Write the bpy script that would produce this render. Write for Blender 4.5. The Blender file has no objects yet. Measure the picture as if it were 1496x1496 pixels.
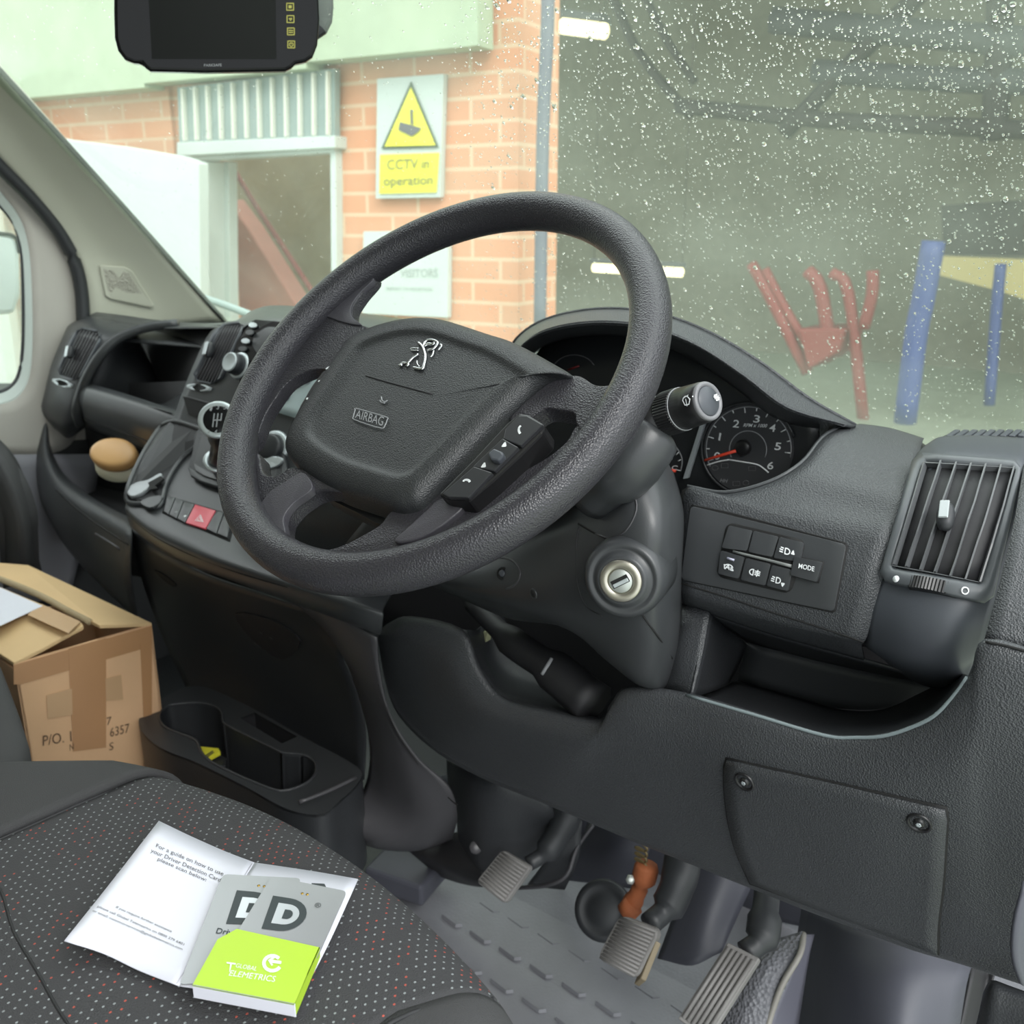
import bpy, bmesh, math, random
from mathutils import Vector as V, Matrix
from mathutils.bvhtree import BVHTree
random.seed(7)
SC = bpy.context.scene
COL = SC.collection
# ------------------------------------------------------------------ camera
F = 1400.0
CAM = V((.545, -.588, .885))
yaw, pitch = math.radians(37.5), math.radians(17)
FW = V((-math.sin(yaw)*math.cos(pitch), math.cos(yaw)*math.cos(pitch), -math.sin(pitch)))
RT = V((math.cos(yaw), math.sin(yaw), 0)); UP = RT.cross(FW)
cd = bpy.data.cameras.new('camera'); cam = bpy.data.objects.new('camera', cd); COL.objects.link(cam)
cam.matrix_world = Matrix(((RT.x, UP.x, -FW.x, CAM.x), (RT.y, UP.y, -FW.y, CAM.y), (RT.z, UP.z, -FW.z, CAM.z), (0, 0, 0, 1)))
cd.sensor_width = 36; cd.lens = 36*F/1496; cd.clip_start = .02
cd.dof.use_dof = True; cd.dof.focus_distance = .74; cd.dof.aperture_fstop = 11
SC.camera = cam
# ------------------------------------------------------------------ sky and exposure
w = bpy.data.worlds.new('overcast'); SC.world = w; w.use_nodes = True
nt = w.node_tree; bg = nt.nodes['Background']
tc = nt.nodes.new('ShaderNodeTexCoord'); sp = nt.nodes.new('ShaderNodeSeparateXYZ'); rp = nt.nodes.new('ShaderNodeValToRGB')
nt.links.new(tc.outputs['Generated'], sp.inputs[0]); nt.links.new(sp.outputs['Z'], rp.inputs[0]); nt.links.new(rp.outputs[0], bg.inputs[0])
rp.color_ramp.elements[0].position = -.0; rp.color_ramp.elements[0].color = (.62, .66, .68, 1)
rp.color_ramp.elements[1].position = .7; rp.color_ramp.elements[1].color = (1.25, 1.32, 1.34, 1)
bg.inputs[1].default_value = 1.75
sl = bpy.data.lights.new('veiled_sun', 'SUN'); so = bpy.data.objects.new('veiled_sun', sl); COL.objects.link(so)
sl.energy = 1.5; sl.angle = math.radians(28); sl.color = (1, .98, .95)
so.rotation_euler = (V((.80, -.45, .75))).to_track_quat('Z', 'Y').to_euler()
SC.view_settings.view_transform = 'Standard'; SC.view_settings.look = 'None'
SC.view_settings.exposure = 0.45; SC.view_settings.gamma = 1; SC.view_settings.use_curve_mapping = False

# ------------------------------------------------------------------ placing helpers: a sight line met with a real plane
def ray(a, b): return FW + RT*((a-748)/F) - UP*((b-748)/F)
def onp(a, b, P, N):
    d = ray(a, b); return CAM + d*((V(P)-CAM).dot(V(N))/d.dot(V(N)))
def PY(a, b, v): return onp(a, b, (0, v, 0), (0, 1, 0))
def PX(a, b, v): return onp(a, b, (v, 0, 0), (1, 0, 0))
def PZ(a, b, v): return onp(a, b, (0, 0, v), (0, 0, 1))

# ------------------------------------------------------------------ materials
def mat(name, c, rough=.5, metal=0, bump=None, emit=0, spec=.5, vary=0, coat=0):
    m = bpy.data.materials.new(name); m.use_nodes = True; t = m.node_tree; b = t.nodes['Principled BSDF']
    b.inputs['Base Color'].default_value = (*c, 1); b.inputs['Roughness'].default_value = rough
    b.inputs['Metallic'].default_value = metal; b.inputs['Specular IOR Level'].default_value = spec
    b.inputs['Coat Weight'].default_value = coat
    co = t.nodes.new('ShaderNodeTexCoord')
    n = t.nodes.new('ShaderNodeTexNoise'); n.inputs['Scale'].default_value = 9; n.inputs['Detail'].default_value = 5
    t.links.new(co.outputs['Object'], n.inputs['Vector'])
    mx = t.nodes.new('ShaderNodeMix'); mx.data_type = 'RGBA'
    k = vary or .06
    mx.inputs['A'].default_value = (*[x*(1-k) for x in c], 1); mx.inputs['B'].default_value = (*[min(1, x*(1+k)) for x in c], 1)
    t.links.new(n.outputs['Fac'], mx.inputs['Factor']); t.links.new(mx.outputs['Result'], b.inputs['Base Color'])
    if bump:
        kind, sc, st, dist = bump
        v = t.nodes.new('ShaderNodeTexVoronoi' if kind == 'v' else 'ShaderNodeTexNoise')
        v.inputs['Scale'].default_value = sc
        t.links.new(co.outputs['Object'], v.inputs['Vector'])
        bp = t.nodes.new('ShaderNodeBump'); bp.inputs['Strength'].default_value = st; bp.inputs['Distance'].default_value = dist
        t.links.new(v.outputs[0], bp.inputs['Height']); t.links.new(bp.outputs[0], b.inputs['Normal'])
    if emit:
        b.inputs['Emission Color'].default_value = (*c, 1); b.inputs['Emission Strength'].default_value = emit
    return m
M = {}
M['dash'] = mat('dash grain plastic', (.047, .050, .054), .38, bump=('v', 700, .8, .0007), vary=.08)
M['dash2'] = mat('dash smooth plastic', (.043, .046, .049), .36, bump=('n', 900, .25, .0003))
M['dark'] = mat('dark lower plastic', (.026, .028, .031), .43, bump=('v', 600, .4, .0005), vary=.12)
M['side'] = mat('console side plastic', (.058, .057, .062), .4, bump=('n', 800, .2, .0003))
M['pod'] = mat('satin pod plastic', (.06, .066, .077), .38, bump=('n', 900, .15, .0003))
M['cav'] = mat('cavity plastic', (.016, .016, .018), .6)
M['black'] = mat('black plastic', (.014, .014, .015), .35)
M['gloss'] = mat('gloss black', (.008, .008, .009), .2, spec=.25)
M['gap'] = mat('seam shade black', (.006, .006, .006), .8)  # near-black stands in for the shade in gaps and slots; also key blade
M['wheel'] = mat('wheel grained skin', (.036, .035, .041), .28, bump=('v', 700, .75, .0006), vary=.1)
M['pad'] = mat('airbag grained skin', (.030, .032, .034), .38, bump=('v', 900, .7, .0005))
M['wsm'] = mat('wheel smooth skin', (.062, .06, .07), .4, bump=('v', 900, .4, .0004))
M['chrome'] = mat('chrome', (.75, .77, .78), .16, 1)
M['silver'] = mat('silver plastic', (.55, .6, .62), .3, .5)
M['brass'] = mat('lock ring metal', (.55, .52, .44), .33, .9)
M['white'] = mat('white print', (.82, .85, .86), .5)
M['grey'] = mat('grey print', (.28, .29, .3), .5)
M['dim'] = mat('faint print', (.12, .12, .125), .5)
M['red'] = mat('red print', (.85, .07, .03), .45)
M['redbtn'] = mat('hazard red plastic', (.62, .07, .1), .35)
M['trim'] = mat('beige trim', (.5, .505, .42), .6, bump=('n', 700, .2, .0004))
M['trim2'] = mat('grey beige door trim', (.46, .44, .40), .6, bump=('n', 700, .2, .0004))
M['doorlow'] = mat('lilac grey door lower', (.28, .28, .31), .6)
M['rubber'] = mat('black rubber', (.025, .027, .03), .5)
M['mat'] = mat('rubber floor mat', (.17, .174, .19), .42, bump=('n', 260, .5, .001), vary=.3)
M['kick'] = mat('kick panel', (.06, .062, .078), .5, bump=('n', 30, .2, .002), vary=.15)
M['pedal'] = mat('worn pedal rubber', (.17, .165, .16), .6, bump=('n', 300, .6, .0008), vary=.4)
M['rust'] = mat('rusty steel', (.34, .1, .035), .75, bump=('n', 250, .6, .001), vary=.5)
M['steel'] = mat('galvanised bolt', (.5, .53, .5), .4, .6)
M['wood'] = mat('varnished wood', (.62, .36, .15), .35, vary=.2)
M['bristle'] = mat('cream bristle', (.82, .78, .6), .8, bump=('n', 500, .6, .002))
M['card'] = mat('cardboard', (.70, .44, .25), .75, bump=('n', 120, .25, .001), vary=.14)
M['cardlt'] = mat('cardboard outer flap', (.66, .46, .24), .7, vary=.12)
M['tape'] = mat('brown tape', (.46, .25, .12), .25, vary=.1)
M['tape2'] = mat('clear tape patch', (.56, .36, .2), .25)
M['fray'] = mat('frayed card edge', (.42, .33, .2), .9, bump=('n', 400, 1, .002), vary=.3)
M['paper'] = mat('white card', (.70, .71, .79), .45)
M['ink'] = mat('grey ink', (.12, .12, .13), .6)
M['ink2'] = mat('box ink', (.1, .06, .035), .6)
M['green'] = mat('lime print', (.43, .64, .04), .4)
M['cardsil'] = mat('silver card', (.36, .365, .385), .3, .4)
M['charc'] = mat('charcoal print', (.035, .045, .05), .5)
M['gold'] = mat('gold contact', (.6, .38, .08), .3, .7)
M['yellow'] = mat('yellow sticker', (.85, .8, .05), .5)
M['iconY'] = mat('amber icon', (.45, .42, .08), .5)
M['lblk'] = mat('knit charcoal', (.05, .05, .052), .85, bump=('n', 1500, .9, .001), vary=.1)

def fabric():
    m = mat('dotted seat cloth', (.07, .07, .073), .85); t = m.node_tree; L = t.links; N = t.nodes
    b = N['Principled BSDF']; tc = N.new('ShaderNodeTexCoord')
    mp = N.new('ShaderNodeMapping'); mp.inputs['Rotation'].default_value = (0, 0, math.radians(-4)); mp.inputs['Scale'].default_value = (135, 190, 0)
    L.new(tc.outputs['Object'], mp.inputs[0])
    s = N.new('ShaderNodeSeparateXYZ'); L.new(mp.outputs[0], s.inputs[0])
    def mth(op, a, bb=None, c=None):
        n = N.new('ShaderNodeMath'); n.operation = op
        for i, x in enumerate((a, bb, c)):
            if x is None: continue
            if isinstance(x, (int, float)): n.inputs[i].default_value = x
            else: L.new(x, n.inputs[i])
        return n.outputs[0]
    fy = mth('FLOOR', s.outputs[1]); odd = mth('MULTIPLY', mth('MODULO', mth('ABSOLUTE', fy), 2), .5)
    xx = mth('ADD', s.outputs[0], odd); fx = mth('FLOOR', xx)
    dx = mth('MULTIPLY', mth('SUBTRACT', mth('SUBTRACT', xx, fx), .5), 1.0); dy = mth('MULTIPLY', mth('SUBTRACT', mth('SUBTRACT', s.outputs[1], fy), .5), .63)
    d = mth('SQRT', mth('ADD', mth('MULTIPLY', dx, dx), mth('MULTIPLY', dy, dy)))
    dot = mth('LESS_THAN', d, .105)
    cb = N.new('ShaderNodeCombineXYZ'); L.new(fx, cb.inputs[0]); L.new(fy, cb.inputs[1])
    wn = N.new('ShaderNodeTexWhiteNoise'); L.new(cb.outputs[0], wn.inputs['Vector'])
    cb2 = N.new('ShaderNodeCombineXYZ'); L.new(mth('FLOOR', mth('DIVIDE', fx, 1)), cb2.inputs[0]); L.new(mth('FLOOR', mth('DIVIDE', fy, 4)), cb2.inputs[1])
    wn2 = N.new('ShaderNodeTexWhiteNoise'); L.new(cb2.outputs[0], wn2.inputs['Vector'])
    red = mth('GREATER_THAN', wn2.outputs['Value'], .8)
    keep = mth('GREATER_THAN', wn.outputs['Value'], .12)
    c1 = N.new('ShaderNodeMix'); c1.data_type = 'RGBA'; c1.inputs['A'].default_value = (.27, .295, .30, 1); c1.inputs['B'].default_value = (.42, .085, .06, 1); L.new(red, c1.inputs['Factor'])
    c2 = N.new('ShaderNodeMix'); c2.data_type = 'RGBA'; c2.inputs['A'].default_value = (.045, .045, .048, 1)
    L.new(c1.outputs['Result'], c2.inputs['B']); L.new(mth('MULTIPLY', dot, keep), c2.inputs['Factor']); L.new(c2.outputs['Result'], b.inputs['Base Color'])
    v = N.new('ShaderNodeTexVoronoi'); v.inputs['Scale'].default_value = 1100; L.new(tc.outputs['Object'], v.inputs['Vector'])
    bp = N.new('ShaderNodeBump'); bp.inputs['Strength'].default_value = .7; bp.inputs['Distance'].default_value = .0008
    L.new(v.outputs[0], bp.inputs['Height']); L.new(bp.outputs[0], b.inputs['Normal'])
    return m
M['cloth'] = fabric()

def brick():
    m = mat('orange brick', (.6, .3, .17), .85); t = m.node_tree; L = t.links; N = t.nodes
    b = N['Principled BSDF']; tc = N.new('ShaderNodeTexCoord'); br = N.new('ShaderNodeTexBrick')
    L.new(tc.outputs['UV'], br.inputs['Vector']); br.inputs['Scale'].default_value = 1
    br.inputs['Brick Width'].default_value = .225; br.inputs['Row Height'].default_value = .075; br.inputs['Mortar Size'].default_value = .007
    br.inputs['Color1'].default_value = (.68, .30, .165, 1); br.inputs['Color2'].default_value = (.62, .33, .2, 1); br.inputs['Mortar'].default_value = (.68, .46, .31, 1)
    L.new(br.outputs['Color'], b.inputs['Base Color']); return m
M['brick'] = brick()
M['canopy'] = mat('pale green cladding', (.37, .44, .31), .7, vary=.15)
M['corr'] = mat('blue grey cladding', (.27, .34, .33), .6)
M['corrl'] = mat('cream cladding rib', (.68, .68, .6), .6)
M['wpaint'] = mat('white paint', (.54, .6, .57), .6)
M['reveal'] = mat('beige render', (.36, .37, .24), .8, vary=.2)
M['redwall'] = mat('pinkish red wall', (.5, .2, .15), .8, vary=.2)
M['redpaint'] = mat('dark red paint', (.26, .04, .035), .6)
M['blue'] = mat('blue paint', (.05, .075, .24), .5)
M['beam'] = mat('dark steelwork', (.05, .045, .04), .7)
M['beam2'] = mat('grey roof sheet', (.09, .095, .095), .7)
M['shed'] = mat('olive shed wall', (.21, .205, .15), .8, vary=.25)
M['shedy'] = mat('yellowish wall panel', (.6, .5, .22), .7)
M['ground'] = mat('wet pale concrete', (.33, .37, .28), .5, vary=.2)
M['lamp'] = mat('warm tube', (1, .86, .5), .5, emit=2.2)
M['vanw'] = mat('white van paint', (.7, .76, .78), .3)

def glassmat():
    m = bpy.data.materials.new('wet windscreen glass'); m.use_nodes = True; t = m.node_tree; N = t.nodes; L = t.links
    for n in list(N):
        if n.type == 'BSDF_PRINCIPLED': N.remove(n)
    out = [n for n in N if n.type == 'OUTPUT_MATERIAL'][0]
    tr = N.new('ShaderNodeBsdfTransparent'); tr.inputs[0].default_value = (.9, .95, .9, 1)
    gl = N.new('ShaderNodeBsdfGlossy'); gl.inputs['Roughness'].default_value = .06; gl.inputs[0].default_value = (.9, 1, .93, 1)
    fr = N.new('ShaderNodeFresnel'); fr.inputs[0].default_value = 1.35
    mx = N.new('ShaderNodeMixShader'); L.new(fr.outputs[0], mx.inputs[0]); L.new(tr.outputs[0], mx.inputs[1]); L.new(gl.outputs[0], mx.inputs[2])
    tl = N.new('ShaderNodeBsdfTranslucent'); tl.inputs[0].default_value = (.72, .84, .68, 1)   # wet film, scatters the daylight
    tc = N.new('ShaderNodeTexCoord'); ns = N.new('ShaderNodeTexNoise'); ns.inputs['Scale'].default_value = 5; ns.inputs['Detail'].default_value = 6
    L.new(tc.outputs['Object'], ns.inputs['Vector'])
    mr = N.new('ShaderNodeMapRange'); mr.inputs['From Min'].default_value = .3; mr.inputs['From Max'].default_value = .7; mr.inputs['To Min'].default_value = .06; mr.inputs['To Max'].default_value = .15
    L.new(ns.outputs['Fac'], mr.inputs['Value'])
    m2 = N.new('ShaderNodeMixShader'); L.new(mr.outputs[0], m2.inputs[0]); L.new(mx.outputs[0], m2.inputs[1]); L.new(tl.outputs[0], m2.inputs[2])
    L.new(m2.outputs[0], out.inputs[0]); return m
M['screen'] = glassmat()
def water():
    m = bpy.data.materials.new('rain water'); m.use_nodes = True; b = m.node_tree.nodes['Principled BSDF']
    b.inputs['Transmission Weight'].default_value = 1; b.inputs['Roughness'].default_value = .02; b.inputs['IOR'].default_value = 1.33
    b.inputs['Base Color'].default_value = (1, 1, 1, 1); return m
M['water'] = water()

# ------------------------------------------------------------------ object helpers
BV = {}; ROOT = {}
def thing(name, label, cat, loc, group=None):
    o = bpy.data.objects.new(name, None); o.empty_display_size = .05; COL.objects.link(o); o.location = loc
    o['label'] = label; o['category'] = cat
    if group: o['group'] = group
    ROOT[o] = V(loc); return o
def mk(name, vs, fs, m, parent=None, smooth=True, bevel=0, solid=0, face=True, label=None, cat=None, kind=None, group=None, seg=2, uvs=None):
    vs = [V(v) for v in vs]
    if face and fs:
        s = 0                                             # normals of an open sheet look into the cab
        for f in fs[:400:3]:
            a, b, c = vs[f[0]], vs[f[1]], vs[f[2]]; s += 1 if (b-a).cross(c-a).dot(CAM-a) > 0 else -1
        if s < 0: fs = [tuple(reversed(f)) for f in fs]
    BVv, BVf = vs, fs
    if parent and parent.parent and parent.parent.parent: parent = parent.parent      # never deeper than thing > part > sub-part
    if parent: root = parent if parent in ROOT else parent.parent; L = ROOT[root] if root else parent.location.copy()
    else:
        xs = [v.x for v in vs]; ys = [v.y for v in vs]; zs = [v.z for v in vs]
        L = V(((min(xs)+max(xs))/2, (min(ys)+max(ys))/2, min(zs)))
    me = bpy.data.meshes.new(name); me.from_pydata([tuple(v-L) for v in vs], [], fs); me.update()
    if uvs:
        ul = me.uv_layers.new(); 
        for p in me.polygons:
            for li in p.loop_indices: ul.data[li].uv = uvs[me.loops[li].vertex_index]
    o = bpy.data.objects.new(name, me); COL.objects.link(o); me.materials.append(m)
    if smooth:
        for p in me.polygons: p.use_smooth = True
    if parent: o.parent = parent
    else: o.location = L
    if solid:
        s = o.modifiers.new('thick', 'SOLIDIFY'); s.thickness = solid; s.offset = -1
    if bevel:
        b = o.modifiers.new('bevel', 'BEVEL'); b.width = bevel; b.segments = seg; b.limit_method = 'ANGLE'; b.angle_limit = math.radians(40)
    if label: o['label'] = label
    if cat: o['category'] = cat
    if kind: o['kind'] = kind
    if group: o['group'] = group
    BV[o] = (BVv, BVf); return o
_bc = {}
def bvh(o):
    if o not in _bc: _bc[o] = BVHTree.FromPolygons(BV[o][0], BV[o][1])
    return _bc[o]
def hit(ts, a, b):
    if not isinstance(ts, (list, tuple)): ts = [ts]
    d = ray(a, b).normalized(); best = None
    for t in ts:
        h = bvh(t).ray_cast(CAM, d)
        if h[0] is not None and (best is None or h[3] < best[2]): best = (h[0], h[1], h[3])
    if best is None:
        n = bvh(ts[0]).find_nearest(CAM+d*.9); best = (n[0], n[1], 0)
        P, Nn = best[0], best[1]; q = P
        for _ in range(4): q = onp(a, b, P, Nn) if abs(d.dot(Nn)) > .15 else P
        best = (q, Nn, 0)
    n = best[1].normalized()
    if n.dot(CAM-best[0]) < 0: n = -n
    return best[0], n
def cr(p, n, closed=False):
    out = []; k = len(p)
    if k == 2 and not closed: return [p[0].lerp(p[1], i/n) for i in range(n+1)]
    segs = k if closed else k-1
    for i in range(segs):
        if closed: a, b, c, d = p[(i-1) % k], p[i], p[(i+1) % k], p[(i+2) % k]
        else:
            b, c = p[i], p[i+1]; a = p[i-1] if i else b*2-c; d = p[i+2] if i+2 < k else c*2-b
        for j in range(n):
            t = j/n; out.append(.5*((2*b)+(c-a)*t+(2*a-5*b+4*c-d)*t*t+(3*b-a-3*c+d)*t**3))
    if not closed: out.append(p[-1].copy())
    return out
def grid(R, closed=False):
    n, m = len(R), len(R[0]); vs = [v for r in R for v in r]; fs = []
    for i in range(n-1):
        for j in range(m-1 + (1 if closed else 0)):
            fs.append((i*m+j, i*m+(j+1) % m, (i+1)*m+(j+1) % m, (i+1)*m+j))
    return vs, fs
def conv(r):
    out = []
    for p in r:
        if isinstance(p, V): out.append(p)
        elif len(p) == 3: out.append(PY(*p))
        elif p[3] == 'x': out.append(PX(*p[:3]))
        elif p[3] == 'z': out.append(PZ(*p[:3]))
    return out
def loft(name, rows, m, parent=None, n=5, solid=.003, axis=None, lin=False, **k):
    R = [conv(r) for r in rows]
    R = [cr(r, n) for r in R]
    if lin: R2 = R
    else:
        cols = [cr([R[i][j] for i in range(len(R))], n) for j in range(len(R[0]))]
        R2 = [[cols[j][i] for j in range(len(cols))] for i in range(len(cols[0]))]
    vs, fs = grid(R2); return mk(name, vs, fs, m, parent, solid=solid, **k)
def tube(name, pts, r, m, parent=None, closed=False, n=4, seg=10, flat=None, **k):
    p = cr([V(q) for q in pts], n, closed) if len(pts) > 2 else [V(q) for q in pts]
    K = len(p); R = []
    up = V((0, 0, 1)); ref = None
    for i in range(K):
        a = p[(i-1) % K] if (closed or i) else p[0]; b = p[(i+1) % K] if (closed or i < K-1) else p[-1]
        t = (b-a).normalized()
        s = t.cross(up if abs(t.dot(up)) < .95 else V((1, 0, 0))).normalized()
        if ref is not None and s.dot(ref) < 0 and not closed: s = -s
        ref = s; u = s.cross(t)
        rr = r[i*(len(r)-1)//max(1, K-1)] if isinstance(r, list) else r
        R.append([p[i]+(s*math.cos(2*math.pi*j/seg)+u*math.sin(2*math.pi*j/seg))*rr for j in range(seg)])
    if closed: R.append(R[0])
    vs, fs = grid(R, True)
    if not closed: fs += [tuple(range(seg-1, -1, -1)), tuple(range((K-1)*seg, K*seg))]
    return mk(name, vs, fs, m, parent, face=False, **k)
def revolve(name, P, ax, prof, m, parent=None, seg=32, **k):
    ax = V(ax).normalized(); s = ax.cross(V((0, 0, 1)) if abs(ax.z) < .9 else V((1, 0, 0))).normalized(); u = ax.cross(s)
    R = [[V(P)+ax*t+(s*math.cos(2*math.pi*j/seg)+u*math.sin(2*math.pi*j/seg))*r for j in range(seg)] for t, r in prof]
    vs, fs = grid(R, True); fs = [tuple(reversed(f)) for f in fs]
    fs += [tuple(range(seg)), tuple(range(len(prof)*seg-1, (len(prof)-1)*seg-1, -1))]
    return mk(name, vs, fs, m, parent, face=False, **k)
def box(name, c, a, b, d, m, parent=None, bevel=.002, **k):
    c, a, b, d = V(c), V(a), V(b), V(d); vs = [c+a*i+b*j+d*l for i in (-1, 1) for j in (-1, 1) for l in (-1, 1)]
    fs = [(0, 1, 3, 2), (4, 6, 7, 5), (0, 4, 5, 1), (2, 3, 7, 6), (0, 2, 6, 4), (1, 5, 7, 3)]
    if a.cross(b).dot(d) < 0: fs = [tuple(reversed(f)) for f in fs]
    return mk(name, vs, fs, m, parent, smooth=False, face=False, bevel=bevel, **k)
def prism(name, pts, back, m, parent=None, bevel=.001, smooth=False, **k):
    """outline (world points) given depth by the vector back"""
    pts = [V(p) for p in pts]; n = len(pts); back = V(back)
    nn = V((0, 0, 0))
    for i in range(n): nn += pts[i].cross(pts[(i+1) % n])
    if nn.dot(back) > 0: pts.reverse()
    vs = pts+[p+back for p in pts]
    fs = [tuple(range(n)), tuple(range(2*n-1, n-1, -1))]+[(i, i+n, (i+1) % n+n, (i+1) % n) for i in range(n)]
    return mk(name, vs, fs, m, parent, smooth=smooth, face=False, bevel=bevel, **k)
def lerp2(q, u, v):
    (ax, ay), (bx, by), (cx, cy), (dx, dy) = q
    x = (ax*(1-u)+bx*u)*(1-v)+(dx*(1-u)+cx*u)*v; y = (ay*(1-u)+by*u)*(1-v)+(dy*(1-u)+cy*u)*v
    return x, y
def drape(name, q, t, m, parent=None, off=.0005, th=.001, nx=6, ny=6, r=0, bevel=0, **k):
    """a plate lying on surface t; q = its four corners, r = corner rounding"""
    R = []; tx = math.dist(q[0], q[1]); ty = math.dist(q[0], q[3]); vv = []
    if r:
        cs = [r*(1-math.cos(math.pi/2*i/4)) for i in range(5)]
        vv = cs+[r+(1-2*r)*i/ny for i in range(1, ny)]+[1-c for c in reversed(cs)]
    else: vv = [i/ny for i in range(ny+1)]
    for v in vv:
        ins = 0
        e = min(v, 1-v)
        if r and e < r: ins = (r - math.sqrt(max(0, r*r-(r-e)**2)))*ty/tx
        row = []
        for j in range(nx+1):
            u = ins+(1-2*ins)*j/nx; P, N = hit(t, *lerp2(q, u, v)); row.append(P+N*(off+th))
        R.append(row)
    vs, fs = grid(R); return mk(name, vs, fs, m, parent, solid=th, bevel=bevel, **k)
def drapepoly(name, pp, t, m, parent=None, off=.0005, th=.001, smoothn=0, bevel=0, **k):
    if smoothn: pp = [(v.x, v.y) for v in cr([V((a, b, 0)) for a, b in pp], smoothn, True)]
    cx = sum(p[0] for p in pp)/len(pp); cy = sum(p[1] for p in pp)/len(pp)
    N0 = hit(t, cx, cy)[1]; P = [hit(t, *p)[0]+N0*(off+th) for p in pp]
    return prism(name, P, -N0*th, m, parent, bevel=bevel, **k)
def dline(name, pp, r, t, m, parent=None, off=0, closed=False, n=4, **k):
    P = []
    for p in pp:
        a, nn = hit(t, *p); P.append(a+nn*off)
    return tube(name, P, r, m, parent, closed, n=n, seg=6, **k)
_tc = {}
def textmesh(s, bold=0):
    if (s, bold) in _tc: return _tc[(s, bold)]
    c = bpy.data.curves.new('t', 'FONT'); c.body = s; c.size = 1; c.align_x = 'CENTER'; c.offset = bold; c.resolution_u = 3; c.space_line = 1.05
    o = bpy.data.objects.new('t', c); COL.objects.link(o); bpy.context.view_layer.update()
    me = bpy.data.meshes.new_from_object(o.evaluated_get(bpy.context.evaluated_depsgraph_get()))
    vs = [tuple(v.co) for v in me.vertices]; fs = [tuple(p.vertices) for p in me.polygons]
    bpy.data.objects.remove(o); bpy.data.curves.remove(c); bpy.data.meshes.remove(me)
    _tc[(s, bold)] = (vs, fs); return vs, fs
def text(s, q, t, m, parent, off=.0012, name='lettering', bold=.012, **k):
    vs, fs = textmesh(s, bold); x0 = min(v[0] for v in vs); x1 = max(v[0] for v in vs); y0 = min(v[1] for v in vs); y1 = max(v[1] for v in vs)
    out = []
    for v in vs:
        P, N = hit(t, *lerp2(q, (v[0]-x0)/(x1-x0), (y1-v[1])/(y1-y0))); out.append(P+N*off)
    return mk(name, out, fs, m, parent, smooth=False, **k)
def glyph(strokes, q, t, m, parent, r=.0006, off=.001, name='symbol'):
    """little line drawing printed on a surface: strokes in a unit square"""
    vs, fs = [], []
    for st in strokes:
        P = [hit(t, *lerp2(q, u, v)) for u, v in st]
        for (a, na), (b, nb) in zip(P, P[1:]):
            d = (b-a); s = d.cross(na)
            if s.length < 1e-9: continue
            s = s.normalized()*r; e = d.normalized()*r*.5; k = len(vs)
            vs += [a-s-e+na*off, a+s-e+na*off, b+s+e+nb*off, b-s+e+nb*off]; fs.append((k, k+1, k+2, k+3))
    return mk(name, vs, fs, m, parent, smooth=False)
def arc(cx, cy, rx, ry, a0, a1, n=10): return [(cx+rx*math.cos(math.radians(a0+(a1-a0)*i/n)), cy+ry*math.sin(math.radians(a0+(a1-a0)*i/n))) for i in range(n+1)]
def rect(x0, y0, x1, y1): return [(x0, y0), (x1, y0), (x1, y1), (x0, y1)]
def quadc(cx, cy, w, h, sl=0, sv=0): # centre, size, slope of horizontals, lean of verticals
    return [(cx-w/2-sv*-h/2*-1*0-h/2*sv, cy-h/2-w/2*sl), (cx+w/2-h/2*sv, cy-h/2+w/2*sl), (cx+w/2+h/2*sv, cy+h/2+w/2*sl), (cx-w/2+h/2*sv, cy+h/2-w/2*sl)]

# ================================================================== OUTSIDE
GZ = -.72
P0 = CAM+ray(650, 320)*3.4
WN = V((math.sin(math.radians(9)), -math.cos(math.radians(9)), 0)); WL = V((math.cos(math.radians(9)), math.sin(math.radians(9)), 0))
def wp(a, b, off=0): return onp(a, b, P0+WN*off, WN)
def wall_rect(name, s0, s1, z0, z1, off, th, m, **k):
    O = P0+WN*off; vs = []; uv = []
    for d in (0, th):
        for s, z in ((s0, z0), (s1, z0), (s1, z1), (s0, z1)):
            vs.append(V((O.x, O.y, 0))+WL*s+V((0, 0, z))-WN*d); uv.append((s+(0 if d == 0 else d), z))
    fs = [(0, 1, 2, 3), (7, 6, 5, 4), (0, 4, 5, 1), (1, 5, 6, 2), (2, 6, 7, 3), (3, 7, 4, 0)]
    return mk(name, vs, fs, m, None, smooth=False, face=False, uvs=uv, **k)
def S(a, b): p = wp(a, b)-P0; return p.dot(WL)
def Zw(a, b): return wp(a, b).z
sR = S(757, 400); sD1 = S(489, 300); sD0 = S(262, 300); zT = Zw(620, 40)+1.2; zL = Zw(380, 212)
ST = dict(kind='structure')
box('ground', (0, 12, GZ-.05), (16, 0, 0), (0, 14, 0), (0, 0, .05), M['ground'], bevel=0, **ST)
bw = wall_rect('wall_front', sD1, sR, GZ, zT, 0, .3, M['brick'], **ST)
wall_rect('wall_front_left', sD0-3.2, sD0, GZ, zT, 0, .3, M['brick'], **ST)
wall_rect('wall_front_lintel', sD0, sD1, zL, zT, -.02, .28, M['brick'], **ST)
# canopy cladding above the brickwork
cz = Zw(620, 84)
for i, (sa, sb, za) in enumerate(((sD0-3.2, sD0, Zw(140, 142)), (sD0, sD1, Zw(370, 116)), (sD1, S(725, 60), cz))):
    wall_rect('trim_%d' % (i+1), sa, sb, za, zT, .12, .1, M['canopy'], **ST)
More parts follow.
